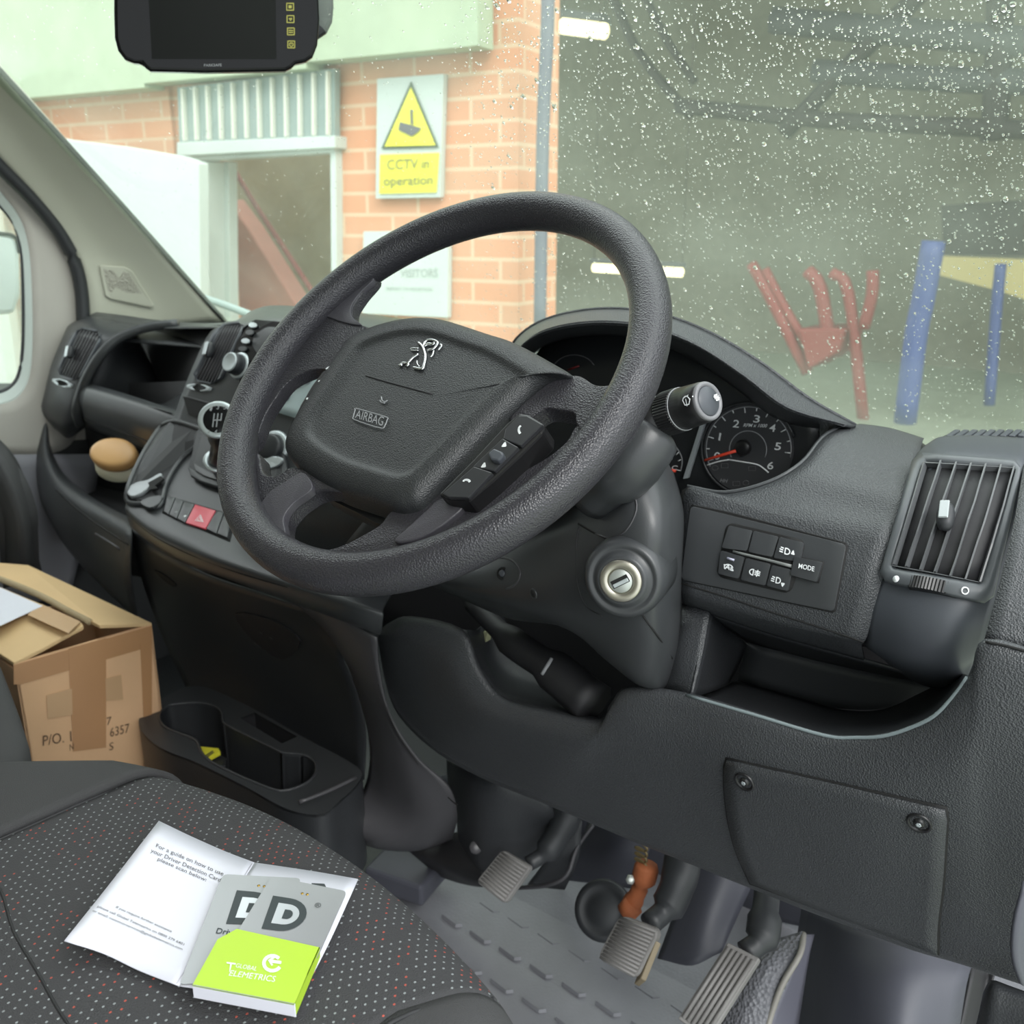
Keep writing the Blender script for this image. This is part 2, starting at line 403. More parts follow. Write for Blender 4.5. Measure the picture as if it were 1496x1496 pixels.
# corrugated panel over the door
cp = thing('corrugated_panel', 'blue grey corrugated sheet with cream ribs above the doorway in the brick wall', 'cladding', wp(375, 205, .06))
A = [wp(259, 128, .05), wp(489, 100, .05), wp(489, 202, .05), wp(262, 210, .05)]
prism('sheet', A, -WN*.03, M['corr'], cp, bevel=0)
for i in range(12):
    u = (i+.7)/12; a = A[0].lerp(A[1], u); b = A[3].lerp(A[2], u)
    box('rib', (a+b)/2+WN*.012, WL*.005, (a-b)/2*.93, WN*.012, M['corrl'], cp, bevel=.004)
# white door frame
df = thing('door_frame', 'white painted frame of the open doorway in the brick wall', 'door frame', wp(375, 440, .05))
for q in ([(258, 208), (489, 198), (489, 216), (258, 228)], [(258, 228), (489, 216), (489, 223), (280, 235)]):
    prism('lintel', [wp(a, b, .07 if q[0][1] == 208 else .04) for a, b in q], -WN*.08, M['wpaint'], df, bevel=.003)
prism('jamb', [wp(482, 222, .04), wp(490, 222, .04), wp(492, 470, .04), wp(484, 470, .04)], -WN*.08, M['wpaint'], df, bevel=.003)
prism('jamb', [wp(286, 232, .02), wp(302, 236, .02), wp(304, 470, .02), wp(288, 470, .02)], -WN*.1, M['wpaint'], df, bevel=.003)
prism('side_panel', [wp(302, 238, -.08), wp(334, 236, -.08), wp(337, 480, -.08), wp(304, 480, -.08)], -WN*.05, M['wpaint'], df, bevel=.003)
wall_rect('wall_passage', S(300, 300)-1.8, sD1+.1, GZ, zL+.6, -.9, .1, M['reveal'], **ST)
prism('stair_wall', [wp(330, 290, -.5), wp(360, 330, -.5), wp(395, 385, -.5), wp(437, 452, -.5), wp(450, 520, -.5), wp(330, 520, -.5)], -WN*.12, M['redwall'], bevel=.01,
      label='pinkish red sloping wall inside the open doorway', cat='wall')
tube('handrail', [wp(337, 240, -.4), wp(372, 298, -.4), wp(413, 360, -.4), wp(460, 432, -.4), wp(480, 470, -.4)], .012, M['redpaint'], label='thin dark red rail sloping down inside the open doorway', cat='rail')
# white sheeted gate left of the door
prism('gate_leaf', [wp(60, 196, .35), wp(92, 203, .35), wp(180, 214, .35), wp(262, 228, .35), wp(290, 238, .35), wp(293, 480, .35), wp(60, 480, .35)], -WN*.05, M['wpaint'], bevel=.004,
      label='white sheeted gate leaf standing open to the left of the doorway', cat='gate')
# CCTV sign
sg = thing('warning_sign', 'white and yellow warning sign with a triangle on the brick pier above the steering wheel', 'sign', wp(600, 290, .03))
bd = prism('board', [wp(551, 115, .03), wp(648, 108, .03), wp(643, 288, .03), wp(549, 290, .03)], -WN*.025, M['wpaint'], sg, bevel=0)
tr = prism('triangle_border', [wp(600, 119, .037), wp(640, 215, .037), wp(557, 217, .037)], -WN*.004, mat('sign green black', (.07, .11, .06), .6), sg, bevel=0)
ty = prism('triangle', [wp(600, 128, .041), wp(635.5, 212, .041), wp(562, 214, .041)], -WN*.003, M['yellow'], sg, bevel=0)
prism('camera_symbol', [wp(584, 178, .046), wp(615, 187, .046), wp(610, 193, .046), wp(601, 199, .046), wp(582, 190, .046)], -WN*.003, M['ink'], sg, bevel=0)
prism('camera_symbol', [wp(599, 160, .046), wp(602, 160, .046), wp(603, 182, .046), wp(600, 182, .046)], -WN*.003, M['ink'], sg, bevel=0)
yp = prism('text_panel', [wp(555, 226, .036), wp(641, 223, .036), wp(637, 281, .036), wp(554, 283, .036)], -WN*.004, M['yellow'], sg, bevel=0)
text('CCTV in', [(566, 233), (628, 231), (627, 246), (566, 248)], yp, mat('faded sign ink', (.25, .25, .08), .6), sg, off=.003)
text('operation', [(561, 258), (633, 256), (632, 274), (561, 276)], yp, bpy.data.materials['faded sign ink'], sg, off=.003)
# white notice board
nb = thing('notice_board', 'white notice with faded grey writing, seen through the top of the steering wheel', 'sign', wp(590, 462, .03))
bd = prism('board', [wp(531, 338, .03), wp(655, 336, .03), wp(654, 464, .03), wp(529, 458, .03)], -WN*.025, M['wpaint'], nb, bevel=0)
fi = mat('faded notice ink', (.38, .42, .40), .6)
for s, q in (('VISITORS', [(585, 393), (640, 392), (640, 405), (585, 405)]), ('REPORT TO RECEPTION', [(565, 419), (632, 420), (632, 425), (565, 424)])):
    text(s, q, bd, fi, nb, off=.003)
# downpipe at the corner
tube('drainpipe', [wp(800, -120, .1), wp(800, 30, .1), wp(793, 200, .1), wp(788, 520, .1)], .022, mat('grey pipe', (.15, .16, .19), .5), label='grey pipe running down beside the end of the brick pier', cat='pipe')
# shed interior to the right
def q3(a, b, y): return PY(a, b, y)
prism('wall_shed_back', [V((-12, 11, GZ)), V((14, 11, GZ)), V((14, 11, 7)), V((-12, 11, 7))], (0, .2, 0), M['shed'], bevel=0, **ST)
prism('ceiling_shed', [V((-10, 5.4, 3.9)), V((14, 5.4, 3.9)), V((14, 11, 3.7)), V((-12, 11, 3.7))], (0, 0, .1), M['beam2'], bevel=0, **ST)
g = 'steel beams of the shed roof'
for lab, m, r, pts in (
    ('long dark brown beam crossing level behind the windscreen', 'beam', .06, [(990, 155), (1200, 175), (1500, 190)]),
    ('dark diagonal brace running up to the right of the shed', 'beam', .06, [(1145, 195), (1240, 95), (1345, -10)]),
    ('dark upright post at the top right of the shed', 'beam', .08, [(1462, -20), (1458, 100), (1452, 205)]),
    ('upper of two grey roof purlins in the shed', 'beam2', .09, [(1130, 30), (1300, 45), (1500, 62)]),
    ('lower of two grey roof purlins in the shed', 'beam2', .08, [(1190, 104), (1340, 114), (1500, 120)]),
    ('left of two thin dark diagonal braces by the windscreen top', 'beam', .035, [(893, -10), (935, 80), (1010, 170)]),
    ('right of two thin dark diagonal braces by the windscreen top', 'beam', .03, [(940, -10), (975, 60), (1015, 120)])):
    tube('roof_beam', [q3(a, b, 8) for a, b in pts], r*1.3, M[m], seg=6, label=lab, cat='beam', group=g)
rk = thing('storage_rack', 'dark red rack with sloping uprights behind the instrument hood, left of the blue post', 'rack', q3(1190, 545, 7.4))
for i, (pts, r) in enumerate((([(1098, 385), (1128, 440), (1180, 545)], .05), ([(1118, 393), (1150, 455), (1190, 520)], .04), ([(1180, 395), (1198, 420), (1212, 500)], .06), ([(1215, 398), (1240, 430), (1262, 620)], .05), ([(1275, 395), (1274, 430), (1262, 480)], .05))):
    tube('upright', [q3(a, b, 7.5) for a, b in pts], r, M['redpaint'], rk, seg=6)
prism('crate', [q3(1165, 480, 7.4), q3(1235, 480, 7.4), q3(1225, 515, 7.4), q3(1180, 540, 7.4)], (0, .5, 0), M['redpaint'], rk, bevel=.02)
bp_ = PZ(1322, 655, GZ)
tube('bollard_post', [q3(1364, 352, 7), q3(1348, 440, 7), q3(1338, 490, 7), q3(1322, 618, 7)], .085, M['blue'], seg=12, label='tall blue post leaning slightly in front of the shed', cat='post')
tube('blue_upright', [q3(1462, 385, 8), q3(1455, 460, 8), q3(1445, 592, 8)], .045, M['blue'], seg=8, label='short blue upright object at the right edge of the shed', cat='post')  # blue shape drawn as a plain tube, lower length added to reach ground
prism('wall_panel_yellow', [q3(1372, 374, 9), q3(1520, 380, 9), q3(1520, 445, 9), q3(1460, 425, 9), q3(1372, 402, 9)], (0, .1, 0), M['shedy'], bevel=0, **ST)
prism('wall_dark_area', [q3(1375, 300, 9.2), q3(1520, 290, 9.2), q3(1520, 374, 9.2), q3(1378, 372, 9.2)], (0, .1, 0), M['beam'], bevel=0, **ST)  # dark area of the shed end, drawn as a flat dark panel
def strip(lab, a, b, y, r):
    t = thing('strip_light', lab, 'light', (q3(*a, y)+q3(*b, y))/2)
    A_, B_ = q3(*a, y), q3(*b, y)
    tube('tube_lamp', [A_, B_], r, M['lamp'], t, seg=10)
    for p in (A_, B_): tube('hanger', [p+V((0, 0, r)), V((p.x, p.y, 3.85))], .003, M['beam'], t, seg=6)
    box('fitting', (A_+B_)/2+V((0, 0, r*1.5)), (B_-A_)/2*1.03, V((0, r*1.2, 0)), V((0, 0, r*.5)), M['beam2'], t, bevel=.005)
strip('glowing warm strip light seen through the right of the steering wheel', (868, 391), (996, 398), 6.0, .035)
strip('dim warm strip light at the top of the windscreen beside the grey pipe', (822, 38), (884, 46), 6.5, .06)
# parked white van outside the passenger window
pv = thing('parked_van', 'white van parked outside the passenger door window', 'van', V((-4.4, .7, GZ)))
box('body', (-4.4, .7, .45), (.5, 0, 0), (0, .9, 0), (0, 0, .9), M['vanw'], pv, bevel=.15, seg=4)
box('window_band', (-3.89, .7, .95), (.01, 0, 0), (0, .65, 0), (0, 0, .2), M['gloss'], pv, bevel=.005)
for yy in (.2, 1.3): revolve('tyre', (-3.95, yy, GZ+.3), (1, 0, 0), [(0, .2), (0, .3), (.12, .3), (.12, .2)], M['rubber'], pv)

# ================================================================== CAB SHELL
WA, WB, WC = V((-1.25, .71, .676)), V((.9, .72, .63)), PX(0, 110, -1.2)      # windscreen plane
WSN = (WB-WA).cross(WC-WA).normalized()
if WSN.y > 0: WSN = -WSN
def ws(a, b, off=0): return onp(a, b, WA-WSN*off, WSN)
# windscreen
pane = mk('window_1', *grid([[ws(-60+1700*i/12, 700-1000*j/8) for i in range(13)] for j in range(9)]), M['screen'], smooth=False, **ST)
# rain drops: nobody could count them
def drops():
    vs, fs = [], []; k = 0
    s1 = (WB-WA).normalized(); s2 = s1.cross(WSN).normalized(); 
    def add(a, b, r, el):
        P = ws(a, b, .0012); h = r*.33; i0 = len(vs)
        for t, z in ((1, 0), (.75, .66), (0, 1)):
            if t == 0: vs.append(P-WSN*h); break
            for j in range(8):
                c, s = math.cos(j*math.pi/4), math.sin(j*math.pi/4); vs.append(P+s1*(r*t*c)+s2*(r*el*t*s)-WSN*(h*z))
        for j in range(8):
            j2 = (j+1) % 8; fs.append((i0+j, i0+j2, i0+8+j2, i0+8+j)); fs.append((i0+8+j, i0+8+j2, i0+16))
        fs.append(tuple(i0+7-j for j in range(8)))
    for i in range(15000):
        a, b = random.uniform(0, 1500), random.uniform(-10, 640)
        dens = .3 if a < 660 else 1.0
        if random.random() > dens: continue
        if b > 350 and a > 1000 and random.random() < .3: continue
        r = random.choice((.0004, .0005, .0006, .0008, .0010, .0013)); 
        if a < 700: r *= .8
        if a < 250: r *= 1.2
        add(a, b, r, random.uniform(.9, 1.6))
    for i in range(90): add(random.uniform(720, 1496), random.uniform(0, 600), random.uniform(.002, .003), random.uniform(.8, 1.7))
    return vs, fs
dv, df_ = drops()
mk('raindrops', dv, df_, M['water'], face=False, kind='stuff', label='raindrops scattered over the outside of the windscreen', cat='water')
# wiper
tube('windscreen_wiper', [ws(300, 436, .02), ws(340, 450, .02), ws(392, 470, .02)], .008, M['corr'], label='grey wiper lying along the foot of the windscreen on the passenger side', cat='wiper')

# pillar, door, roof
loft('trim_10', [[(-40, 62, -1.2, 'x'), (0, 104, -1.205, 'x'), (100, 214, -1.215, 'x'), (200, 325, -1.23, 'x'), (270, 404, -1.24, 'x'), (330, 472, -1.25, 'x')],
    [(-60, 120, -1.27, 'x'), (0, 160, -1.27, 'x'), (70, 250, -1.28, 'x'), (150, 352, -1.29, 'x'), (195, 415, -1.295, 'x'), (240, 480, -1.30, 'x')],
    [(-60, 180, -1.32, 'x'), (0, 236, -1.32, 'x'), (62, 303, -1.32, 'x'), (105, 362, -1.32, 'x'), (124, 410, -1.32, 'x'), (132, 485, -1.33, 'x')]], M['trim'], solid=.01, **ST)
pil = list(BV)[-1]
tw = thing('tweeter_grille', 'small triangular perforated speaker grille in the beige pillar trim', 'speaker', hit(pil, 180, 420)[0])
gr = drapepoly('frame', [(144, 387), (180, 389), (192, 395), (224, 446), (220, 449), (160, 436), (153, 431)], pil, M['trim'], tw, off=.001, th=.004, bevel=.0015)
gr2 = drapepoly('mesh', [(150, 392), (186, 397), (206, 428), (158, 425)], pil, mat('perforated trim', (.4, .39, .33), .6, bump=('v', 260, 1, .002)), tw, off=.004, th=.002)
# black windscreen edge seal
tube('trim_11', [PX(-30, 70, -1.2), PX(0, 103, -1.205), PX(100, 213, -1.215), PX(200, 324, -1.23), PX(270, 403, -1.24), PX(330, 471, -1.25)], .005, M['rubber'], **ST)
tube('trim_12', [PX(a, b, -1.325) for a, b in ((-40, 200), (0, 243), (45, 288), (84, 335), (108, 380), (119, 425), (122, 480))], .013, M['rubber'], **ST)
# door: beige panel with window
loft('door_1', [[(-30, 575, -1.37, 'x'), (-8, 575, -1.37, 'x'), (14, 566, -1.37, 'x'), (28, 545, -1.37, 'x'), (34, 500, -1.37, 'x'), (34, 420, -1.37, 'x'), (30, 362, -1.37, 'x'), (18, 326, -1.37, 'x'), (0, 302, -1.37, 'x'), (-30, 268, -1.37, 'x')],
    [(-30, 592, -1.355, 'x'), (-5, 592, -1.355, 'x'), (24, 582, -1.355, 'x'), (42, 555, -1.355, 'x'), (48, 505, -1.355, 'x'), (47, 420, -1.355, 'x'), (42, 360, -1.355, 'x'), (30, 320, -1.355, 'x'), (6, 286, -1.355, 'x'), (-30, 245, -1.355, 'x')]], M['wpaint'], solid=.01, **ST)
loft('door_2', [[(-30, 592, -1.354, 'x'), (-5, 592, -1.354, 'x'), (24, 582, -1.354, 'x'), (42, 555, -1.354, 'x'), (48, 505, -1.354, 'x'), (47, 420, -1.354, 'x'), (42, 360, -1.354, 'x'), (30, 320, -1.354, 'x'), (6, 286, -1.354, 'x'), (-30, 245, -1.354, 'x')],
    [(-30, 664, -1.34, 'x'), (20, 664, -1.34, 'x'), (70, 664, -1.34, 'x'), (110, 640, -1.34, 'x'), (125, 560, -1.34, 'x'), (125, 430, -1.34, 'x'), (108, 365, -1.34, 'x'), (84, 318, -1.34, 'x'), (45, 275, -1.34, 'x'), (-30, 190, -1.34, 'x')]], M['trim2'], solid=.01, **ST)
loft('wall_left_lower', [[(20, 650, -1.40, 'x'), (200, 640, -1.40, 'x'), (420, 640, -1.40, 'x')], [(20, 1150, -1.40, 'x'), (200, 1120, -1.40, 'x'), (420, 1100, -1.40, 'x')]], M['cav'], solid=.01, **ST)
loft('door_3', [[(-30, 664, -1.34, 'x'), (60, 664, -1.34, 'x'), (150, 664, -1.34, 'x')], [(-30, 760, -1.33, 'x'), (60, 760, -1.33, 'x'), (128, 770, -1.33, 'x')], [(-30, 880, -1.33, 'x'), (50, 880, -1.33, 'x'), (104, 862, -1.33, 'x')]], M['doorlow'], solid=.01, **ST)
tube('trim_13', [PX(a, b, -1.372) for a, b in ((-20, 282), (0, 300), (20, 326), (31, 362), (34, 420), (34, 500), (28, 546), (14, 566), (-10, 576))], .004, M['rubber'], **ST)
mk('window_2', [PX(-60, 230, -1.375), PX(60, 230, -1.375), PX(60, 600, -1.375), PX(-60, 600, -1.375)], [(0, 1, 2, 3)], M['screen'], smooth=False, **ST)
dm = thing('door_mirror', 'white backed door mirror outside the passenger window', 'mirror', PX(5, 460, -1.6))
prism('housing', [PX(-60, 338, -1.6), PX(0, 340, -1.6), (PX(22, 346, -1.6)), PX(29, 370, -1.6), PX(30, 430, -1.6), PX(22, 458, -1.6), PX(-60, 466, -1.6)], (-.08, .02, 0), M['vanw'], dm, bevel=.01)
tube('rim', [PX(a, b, -1.6) for a, b in ((-60, 338), (0, 341), (22, 347), (29, 370))], .004, M['rubber'], dm)
prism('ceiling', [V((-1.35, .0, 1.35)), V((.62, .0, 1.35)), V((.62, -1.6, 1.35)), V((-1.35, -1.6, 1.35))], (0, 0, .03), M['trim'], bevel=0, **ST)
prism('wall_back', [V((-1.4, -1.35, -.12)), V((.62, -1.35, -.12)), V((.62, -1.35, 1.35)), V((-1.4, -1.35, 1.35))], (0, -.03, 0), M['trim'], bevel=0, **ST)
prism('wall_left_footwell', [V((-1.41, .1, -.12)), V((-1.41, .72, -.12)), V((-1.41, .72, .62)), V((-1.41, .45, .62)), V((-1.41, .24, .50)), V((-1.41, .1, .50))], (-.03, 0, 0), M['trim2'], bevel=0, **ST)
prism('wall_left', [V((-1.41, -1.35, -.12)), V((-1.41, .1, -.12)), V((-1.41, .1, 1.35)), V((-1.41, -1.35, 1.35))], (-.03, 0, 0), M['trim2'], bevel=0, **ST)
# floor and firewall
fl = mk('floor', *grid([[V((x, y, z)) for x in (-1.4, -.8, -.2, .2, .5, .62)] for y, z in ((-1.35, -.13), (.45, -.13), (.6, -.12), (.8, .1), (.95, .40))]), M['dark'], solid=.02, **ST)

# ================================================================== DASHBOARD
D = thing('dashboard', 'dark grey moulded dashboard running the full width of the cab', 'dashboard', (-.4, .35, .2))
back = loft('dark_backdrop', [[(-20, 560, .50), (180, 560, .44), (330, 560, .42), (560, 620, .40), (760, 700, .40), (1000, 720, .38), (1250, 720, .38), (1530, 720, .38)],
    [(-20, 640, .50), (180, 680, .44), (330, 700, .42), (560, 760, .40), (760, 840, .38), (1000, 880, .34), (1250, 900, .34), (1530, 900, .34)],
    [(60, 740, .46), (190, 840, .42), (330, 850, .40), (560, 930, .36), (760, 1060, .33), (1000, 1180, .30), (1250, 1260, .30), (1530, 1350, .30)]], M['cav'], D, n=3, label='black backdrop in place of the shade inside the dash')  # black sheet stands in for the dark cavity behind the dash
# top pad out to the windscreen foot
def topz(x): return .655 if x < -.2 else .64
tp = loft('top_pad', [[V((-1.30, .705, .672)), V((-.8, .70, .66)), V((-.2, .70, .62)), V((.3, .70, .555)), V((.75, .70, .555))],
    [V((-1.30, .52, .675)), V((-.8, .52, .665)), V((-.2, .50, .655)), V((.3, .50, .60)), V((.75, .52, .60))],
    [V((-1.30, .40, .665)), V((-.8, .46, .66)), V((-.2, .40, .60)), V((.3, .41, .60)), V((.75, .40, .62))]], M['dash'], D, n=3, solid=.004)
# ---- instrument hood
hood = loft('instrument_hood', [
    [(740, 530, .34), (755, 495, .32), (797, 467, .31), (870, 452, .30), (952, 457, .30), (1031, 484, .30), (1110, 530, .31), (1180, 582, .33), (1250, 622, .37)],
    [(745, 533, .28), (762, 500, .27), (805, 478, .26), (872, 468, .255), (948, 474, .255), (1022, 500, .26), (1092, 545, .27), (1155, 592, .29), (1240, 621, .35)],
    [(748, 534, .27), (768, 503, .26), (808, 483, .255), (873, 474, .25), (945, 481, .25), (1016, 508, .255), (1086, 553, .265), (1148, 598, .285), (1225, 622, .345)],
    [(760, 545, .33), (780, 515, .33), (820, 497, .33), (880, 490, .33), (945, 498, .33), (1010, 525, .33), (1075, 568, .34), (1130, 610, .35), (1200, 640, .38)]], M['dash'], D, n=5, solid=.003)
loft('hood_back', [[(740, 531, .34), (755, 496, .32), (797, 468, .31), (870, 453, .30), (952, 458, .30), (1031, 485, .30), (1110, 531, .31), (1180, 583, .33), (1250, 623, .37)], [(748, 560, .42), (765, 530, .41), (802, 505, .40), (870, 490, .40), (950, 495, .40), (1025, 520, .40), (1102, 565, .40), (1172, 610, .40), (1245, 640, .42)]], M['dash'], D, lin=True)
surr = loft('instrument_surround', [
    [(1256, 619, .43), (1300, 625, .45), (1350, 640, .46)],
    [(1232, 624, .36), (1285, 632, .38), (1347, 648, .38)],
    [(1203, 640, .31), (1272, 655, .315), (1342, 668, .32)],
    [(1172, 678, .258), (1252, 700, .255), (1330, 716, .25)],
    [(1125, 706, .232), (1222, 735, .23), (1318, 756, .222)],
    [(1060, 722, .215), (1185, 755, .212), (1308, 780, .208)],
    [(1003, 714, .208), (1155, 772, .204), (1300, 806, .199)],
    [(1000, 780, .195), (1140, 830, .19), (1284, 862, .186)],
    [(993, 850, .190), (1120, 893, .186), (1266, 930, .182)],
    [(993, 872, .196), (1120, 912, .194), (1258, 944, .190)],
    [(998, 884, .215), (1120, 925, .215), (1262, 965, .212)]], M['dash'], D, n=5)
loft('surround_return', [[(1003, 712, .209), (1060, 721, .216), (1125, 705, .233), (1172, 677, .259), (1203, 639, .311), (1232, 623, .361)],
    [(1003, 722, .25), (1062, 732, .26), (1132, 712, .27), (1180, 682, .29), (1210, 643, .34), (1236, 626, .38)],
    [(1003, 730, .35), (1062, 738, .36), (1136, 716, .36), (1184, 686, .365), (1214, 646, .38), (1240, 628, .40)]], M['dash2'], D, n=4)
loft('surround_return', [[(1004, 712, .208), (1000, 780, .195), (993, 850, .19), (993, 880, .2)], [(996, 716, .26), (990, 780, .26), (984, 850, .26), (984, 890, .26)]], M['gap'], D, n=4)
dline('seam', [(1010, 738), (1060, 748), (1130, 766), (1190, 782), (1236, 794)], .0009, surr, M['gap'], D)
dline('seam', [(995, 852), (1060, 872), (1120, 892), (1190, 914), (1262, 938)], .0009, surr, M['gap'], D)
# ---- lower fascia under the column
T = [(552, 926, .205), (570, 912, .195), (600, 903, .185), (676, 922, .175), (700, 975, .17), (735, 1020, .165), (800, 1038, .16), (874, 1054, .152), (892, 1030, .15), (918, 1006, .15), (1000, 1014, .15), (1100, 1042, .142), (1205, 1074, .136), (1290, 1074, .132), (1365, 1045, .128), (1415, 990, .126), (1440, 938, .126), (1545, 965, .13)]
B = [(551, 930, .205), (556, 960, .203), (562, 990, .2), (575, 1030, .2), (600, 1062, .2), (640, 1096, .2), (700, 1130, .2), (780, 1163, .195), (850, 1192, .195), (920, 1222, .19), (1000, 1254, .185), (1080, 1286, .18), (1170, 1322, .18), (1250, 1352, .175), (1330, 1382, .175), (1400, 1402, .17), (1460, 1422, .17), (1550, 1452, .17)]
def midrow(t, dy): return [(a[0]*(1-t)+b[0]*t, a[1]*(1-t)+b[1]*t, a[2]*(1-t)+b[2]*t+dy) for a, b in zip(T, B)]
fas = loft('lower_fascia', [[(a, b-3, y+.018) for a, b, y in T], T, midrow(.12, -.012), midrow(.35, -.022), midrow(.7, -.014), midrow(.95, -.002), B, [(a+2, b+6, y+.012) for a, b, y in B], [(a+6, b-4, y+.05) for a, b, y in B]], M['dash'], D, n=4)
# inner return of the open coin shelf in front of the column
loft('coin_shelf', [[(676, 920, .19), (702, 975, .185), (737, 1018, .18), (800, 1036, .175), (880, 1056, .168)],
    [(705, 915, .26), (715, 960, .26), (745, 990, .26), (800, 1010, .26), (870, 1030, .26)],
    [(720, 860, .30), (740, 910, .30), (770, 945, .30), (820, 975, .30), (880, 1000, .30)]], M['dark'], D, n=4)
tube('adjust_lever', [PY(690, 880, .24), PY(745, 935, .215), PY(810, 980, .2), (PY(868, 1030, .19))], [.012, .018, .024, .026], M['rubber'], D)
lev = list(BV)[-1]; lev.data.materials[0] = M['cav']
dline('lever_highlight', [(806, 962), (799, 974), (792, 985)], .0022, lev, M['grey'], D, label='painted highlight on the lever')  # grey line paints a highlight on the dark lever
prism('wire_clip', [PY(697, 925, .26), PY(712, 922, .26), PY(710, 938, .26), PY(700, 942, .26)], (0, .01, 0), mat('cream clip', (.5, .5, .3), .6), D, label='cream clip in the dark gap')
# ---- storage tray
tray = thing('storage_tray', 'open moulded tray below the switch panel and the driver air vent', 'tray', PY(1150, 1030, .2))
loft('side_wall', [[(972, 890, .235), (1000, 884, .212), (1036, 894, .205)], [(968, 950, .21), (990, 950, .185), (1025, 955, .18)], [(962, 1008, .175), (985, 1010, .165), (1008, 1020, .152)]], M['dash'], tray, n=4)
loft('side_wall', [[(1036, 894, .206), (1062, 918, .25), (1092, 942, .285)], [(1025, 955, .181), (1050, 970, .235), (1078, 975, .285)], [(1010, 1021, .152), (1035, 1012, .2), (1062, 1004, .275)]], M['dark'], tray, n=4)
loft('back_wall', [[(1090, 940, .286), (1240, 975, .286), (1400, 1005, .28)], [(1078, 994, .286), (1225, 1035, .284), (1380, 1030, .27)]], M['dash2'], tray, n=4)
loft('tray_floor', [[(1076, 994, .286), (1150, 1015, .286), (1228, 1036, .284), (1290, 1036, .278), (1345, 1012, .272), (1400, 985, .26)], [(1030, 1016, .20), (1110, 1036, .20), (1200, 1058, .20), (1290, 1058, .195), (1355, 1035, .19), (1410, 985, .18)], [(1004, 1016, .152), (1100, 1044, .144), (1205, 1076, .138), (1290, 1076, .134), (1366, 1046, .13), (1418, 990, .128)]], M['dark'], tray, n=5)
loft('tray_lid', [[(1000, 884, .214), (1120, 925, .215), (1262, 966, .212), (1400, 1005, .215)], [(1092, 938, .288), (1170, 960, .288), (1280, 985, .288), (1405, 1008, .28)]], M['dark'], tray, n=4)
dline('lip_edge', [(1004, 1016), (1100, 1044), (1205, 1075), (1250, 1078), (1290, 1076), (1330, 1064), (1366, 1046), (1395, 1016), (1414, 990)], .0016, fas, mat('lip highlight paint', (.2, .24, .25), .35), tray, off=.0005)  # teal-grey line paints the highlight along the tray lip
# ---- end trim at the right
et = loft('end_trim', [[(1500, 652, .36), (1560, 660, .36)], [(1494, 690, .27), (1560, 700, .28)], [(1482, 760, .21), (1560, 790, .21)], [(1458, 860, .165), (1560, 890, .165)], [(1438, 934, .14), (1560, 966, .14)]], M['dash'], D, n=5)
dline('seam', [(1440, 938), (1470, 944), (1500, 952), (1530, 958)], .001, [fas, et], M['gap'], D, off=.001)
loft('seat_side_trim', [[(1500, 1290, .08), (1520, 1290, .1)], [(1484, 1350, .07), (1515, 1350, .09)], [(1482, 1400, .07), (1510, 1410, .09)], [(1494, 1440, .08), (1520, 1450, .1)]], M['kick'], D, n=4, label='smooth grey edge at the right of the frame')

# ---- fuse lid
lid = thing('fuse_box_lid', 'large flat access cover with two round screws in the lower right dash panel', 'cover', hit(fas, 1220, 1400)[0])
q1 = [(1058, 1103), (1387, 1178), (1371, 1404), (1098, 1290)]
q2 = [(1062, 1107), (1383, 1181), (1366, 1398), (1101, 1285)]
def lidedge(name, pts, **k): return dline(name, pts, .0014, fas, M['gap'], lid, **k)
lc = None
def curvedlid(name, dl, off, th, m, **k):
    L_ = [(1060+dl, 1112+dl), (1060+dl, 1150), (1066+dl, 1200), (1078+dl, 1245), (1098+dl, 1288-dl)]
    R_ = [(1385-dl, 1186+dl), (1382-dl, 1230), (1378-dl, 1290), (1371-dl, 1350), (1370-dl, 1392-dl)]
    L_ = cr([V((*p, 0)) for p in L_], 4); R_ = cr([V((*p, 0)) for p in R_], 4); rows = []
    K = len(L_)
    for i, (l, r) in enumerate(zip(L_, R_)):
        e = min(1, i/1.0) ; row = []
        ins = .012 if i == 0 else 0
        for j in range(15):
            u = ins+(1-2*ins)*j/14; p = l.lerp(r, u); P, N = hit(fas, p.x, p.y - (0 if i else 4)); row.append(P+N*(off+th))
        rows.append(row)
    return mk(name, *grid(rows), m, lid, solid=th, **k)
curvedlid('gap_frame', -3, .0002, .0006, M['gap'])
cover = curvedlid('cover', 0, .0008, .0022, M['dash'])
for i, (a, b) in enumerate(((1088, 1142), (1343, 1202))):
    P, N = hit(cover, a, b)
    sc = revolve('screw', P-N*.004, N, [(0, .0095), (.005, .0098), (.0062, .0088), (.0045, .007), (.003, .0066), (.0032, .0045), (.006, .0042), (.0068, .0022), (.0062, .0002)], M['black'], lid)
    revolve('screw_socket', P+N*.0020, N, [(0, .0024), (.0012, .0022), (.0005, .001)], M['silver'], sc, seg=6)
dline('ridge', [(1103, 1290), (1150, 1311), (1213, 1328)], .0006, fas, M['dash2'], lid, off=.0005)

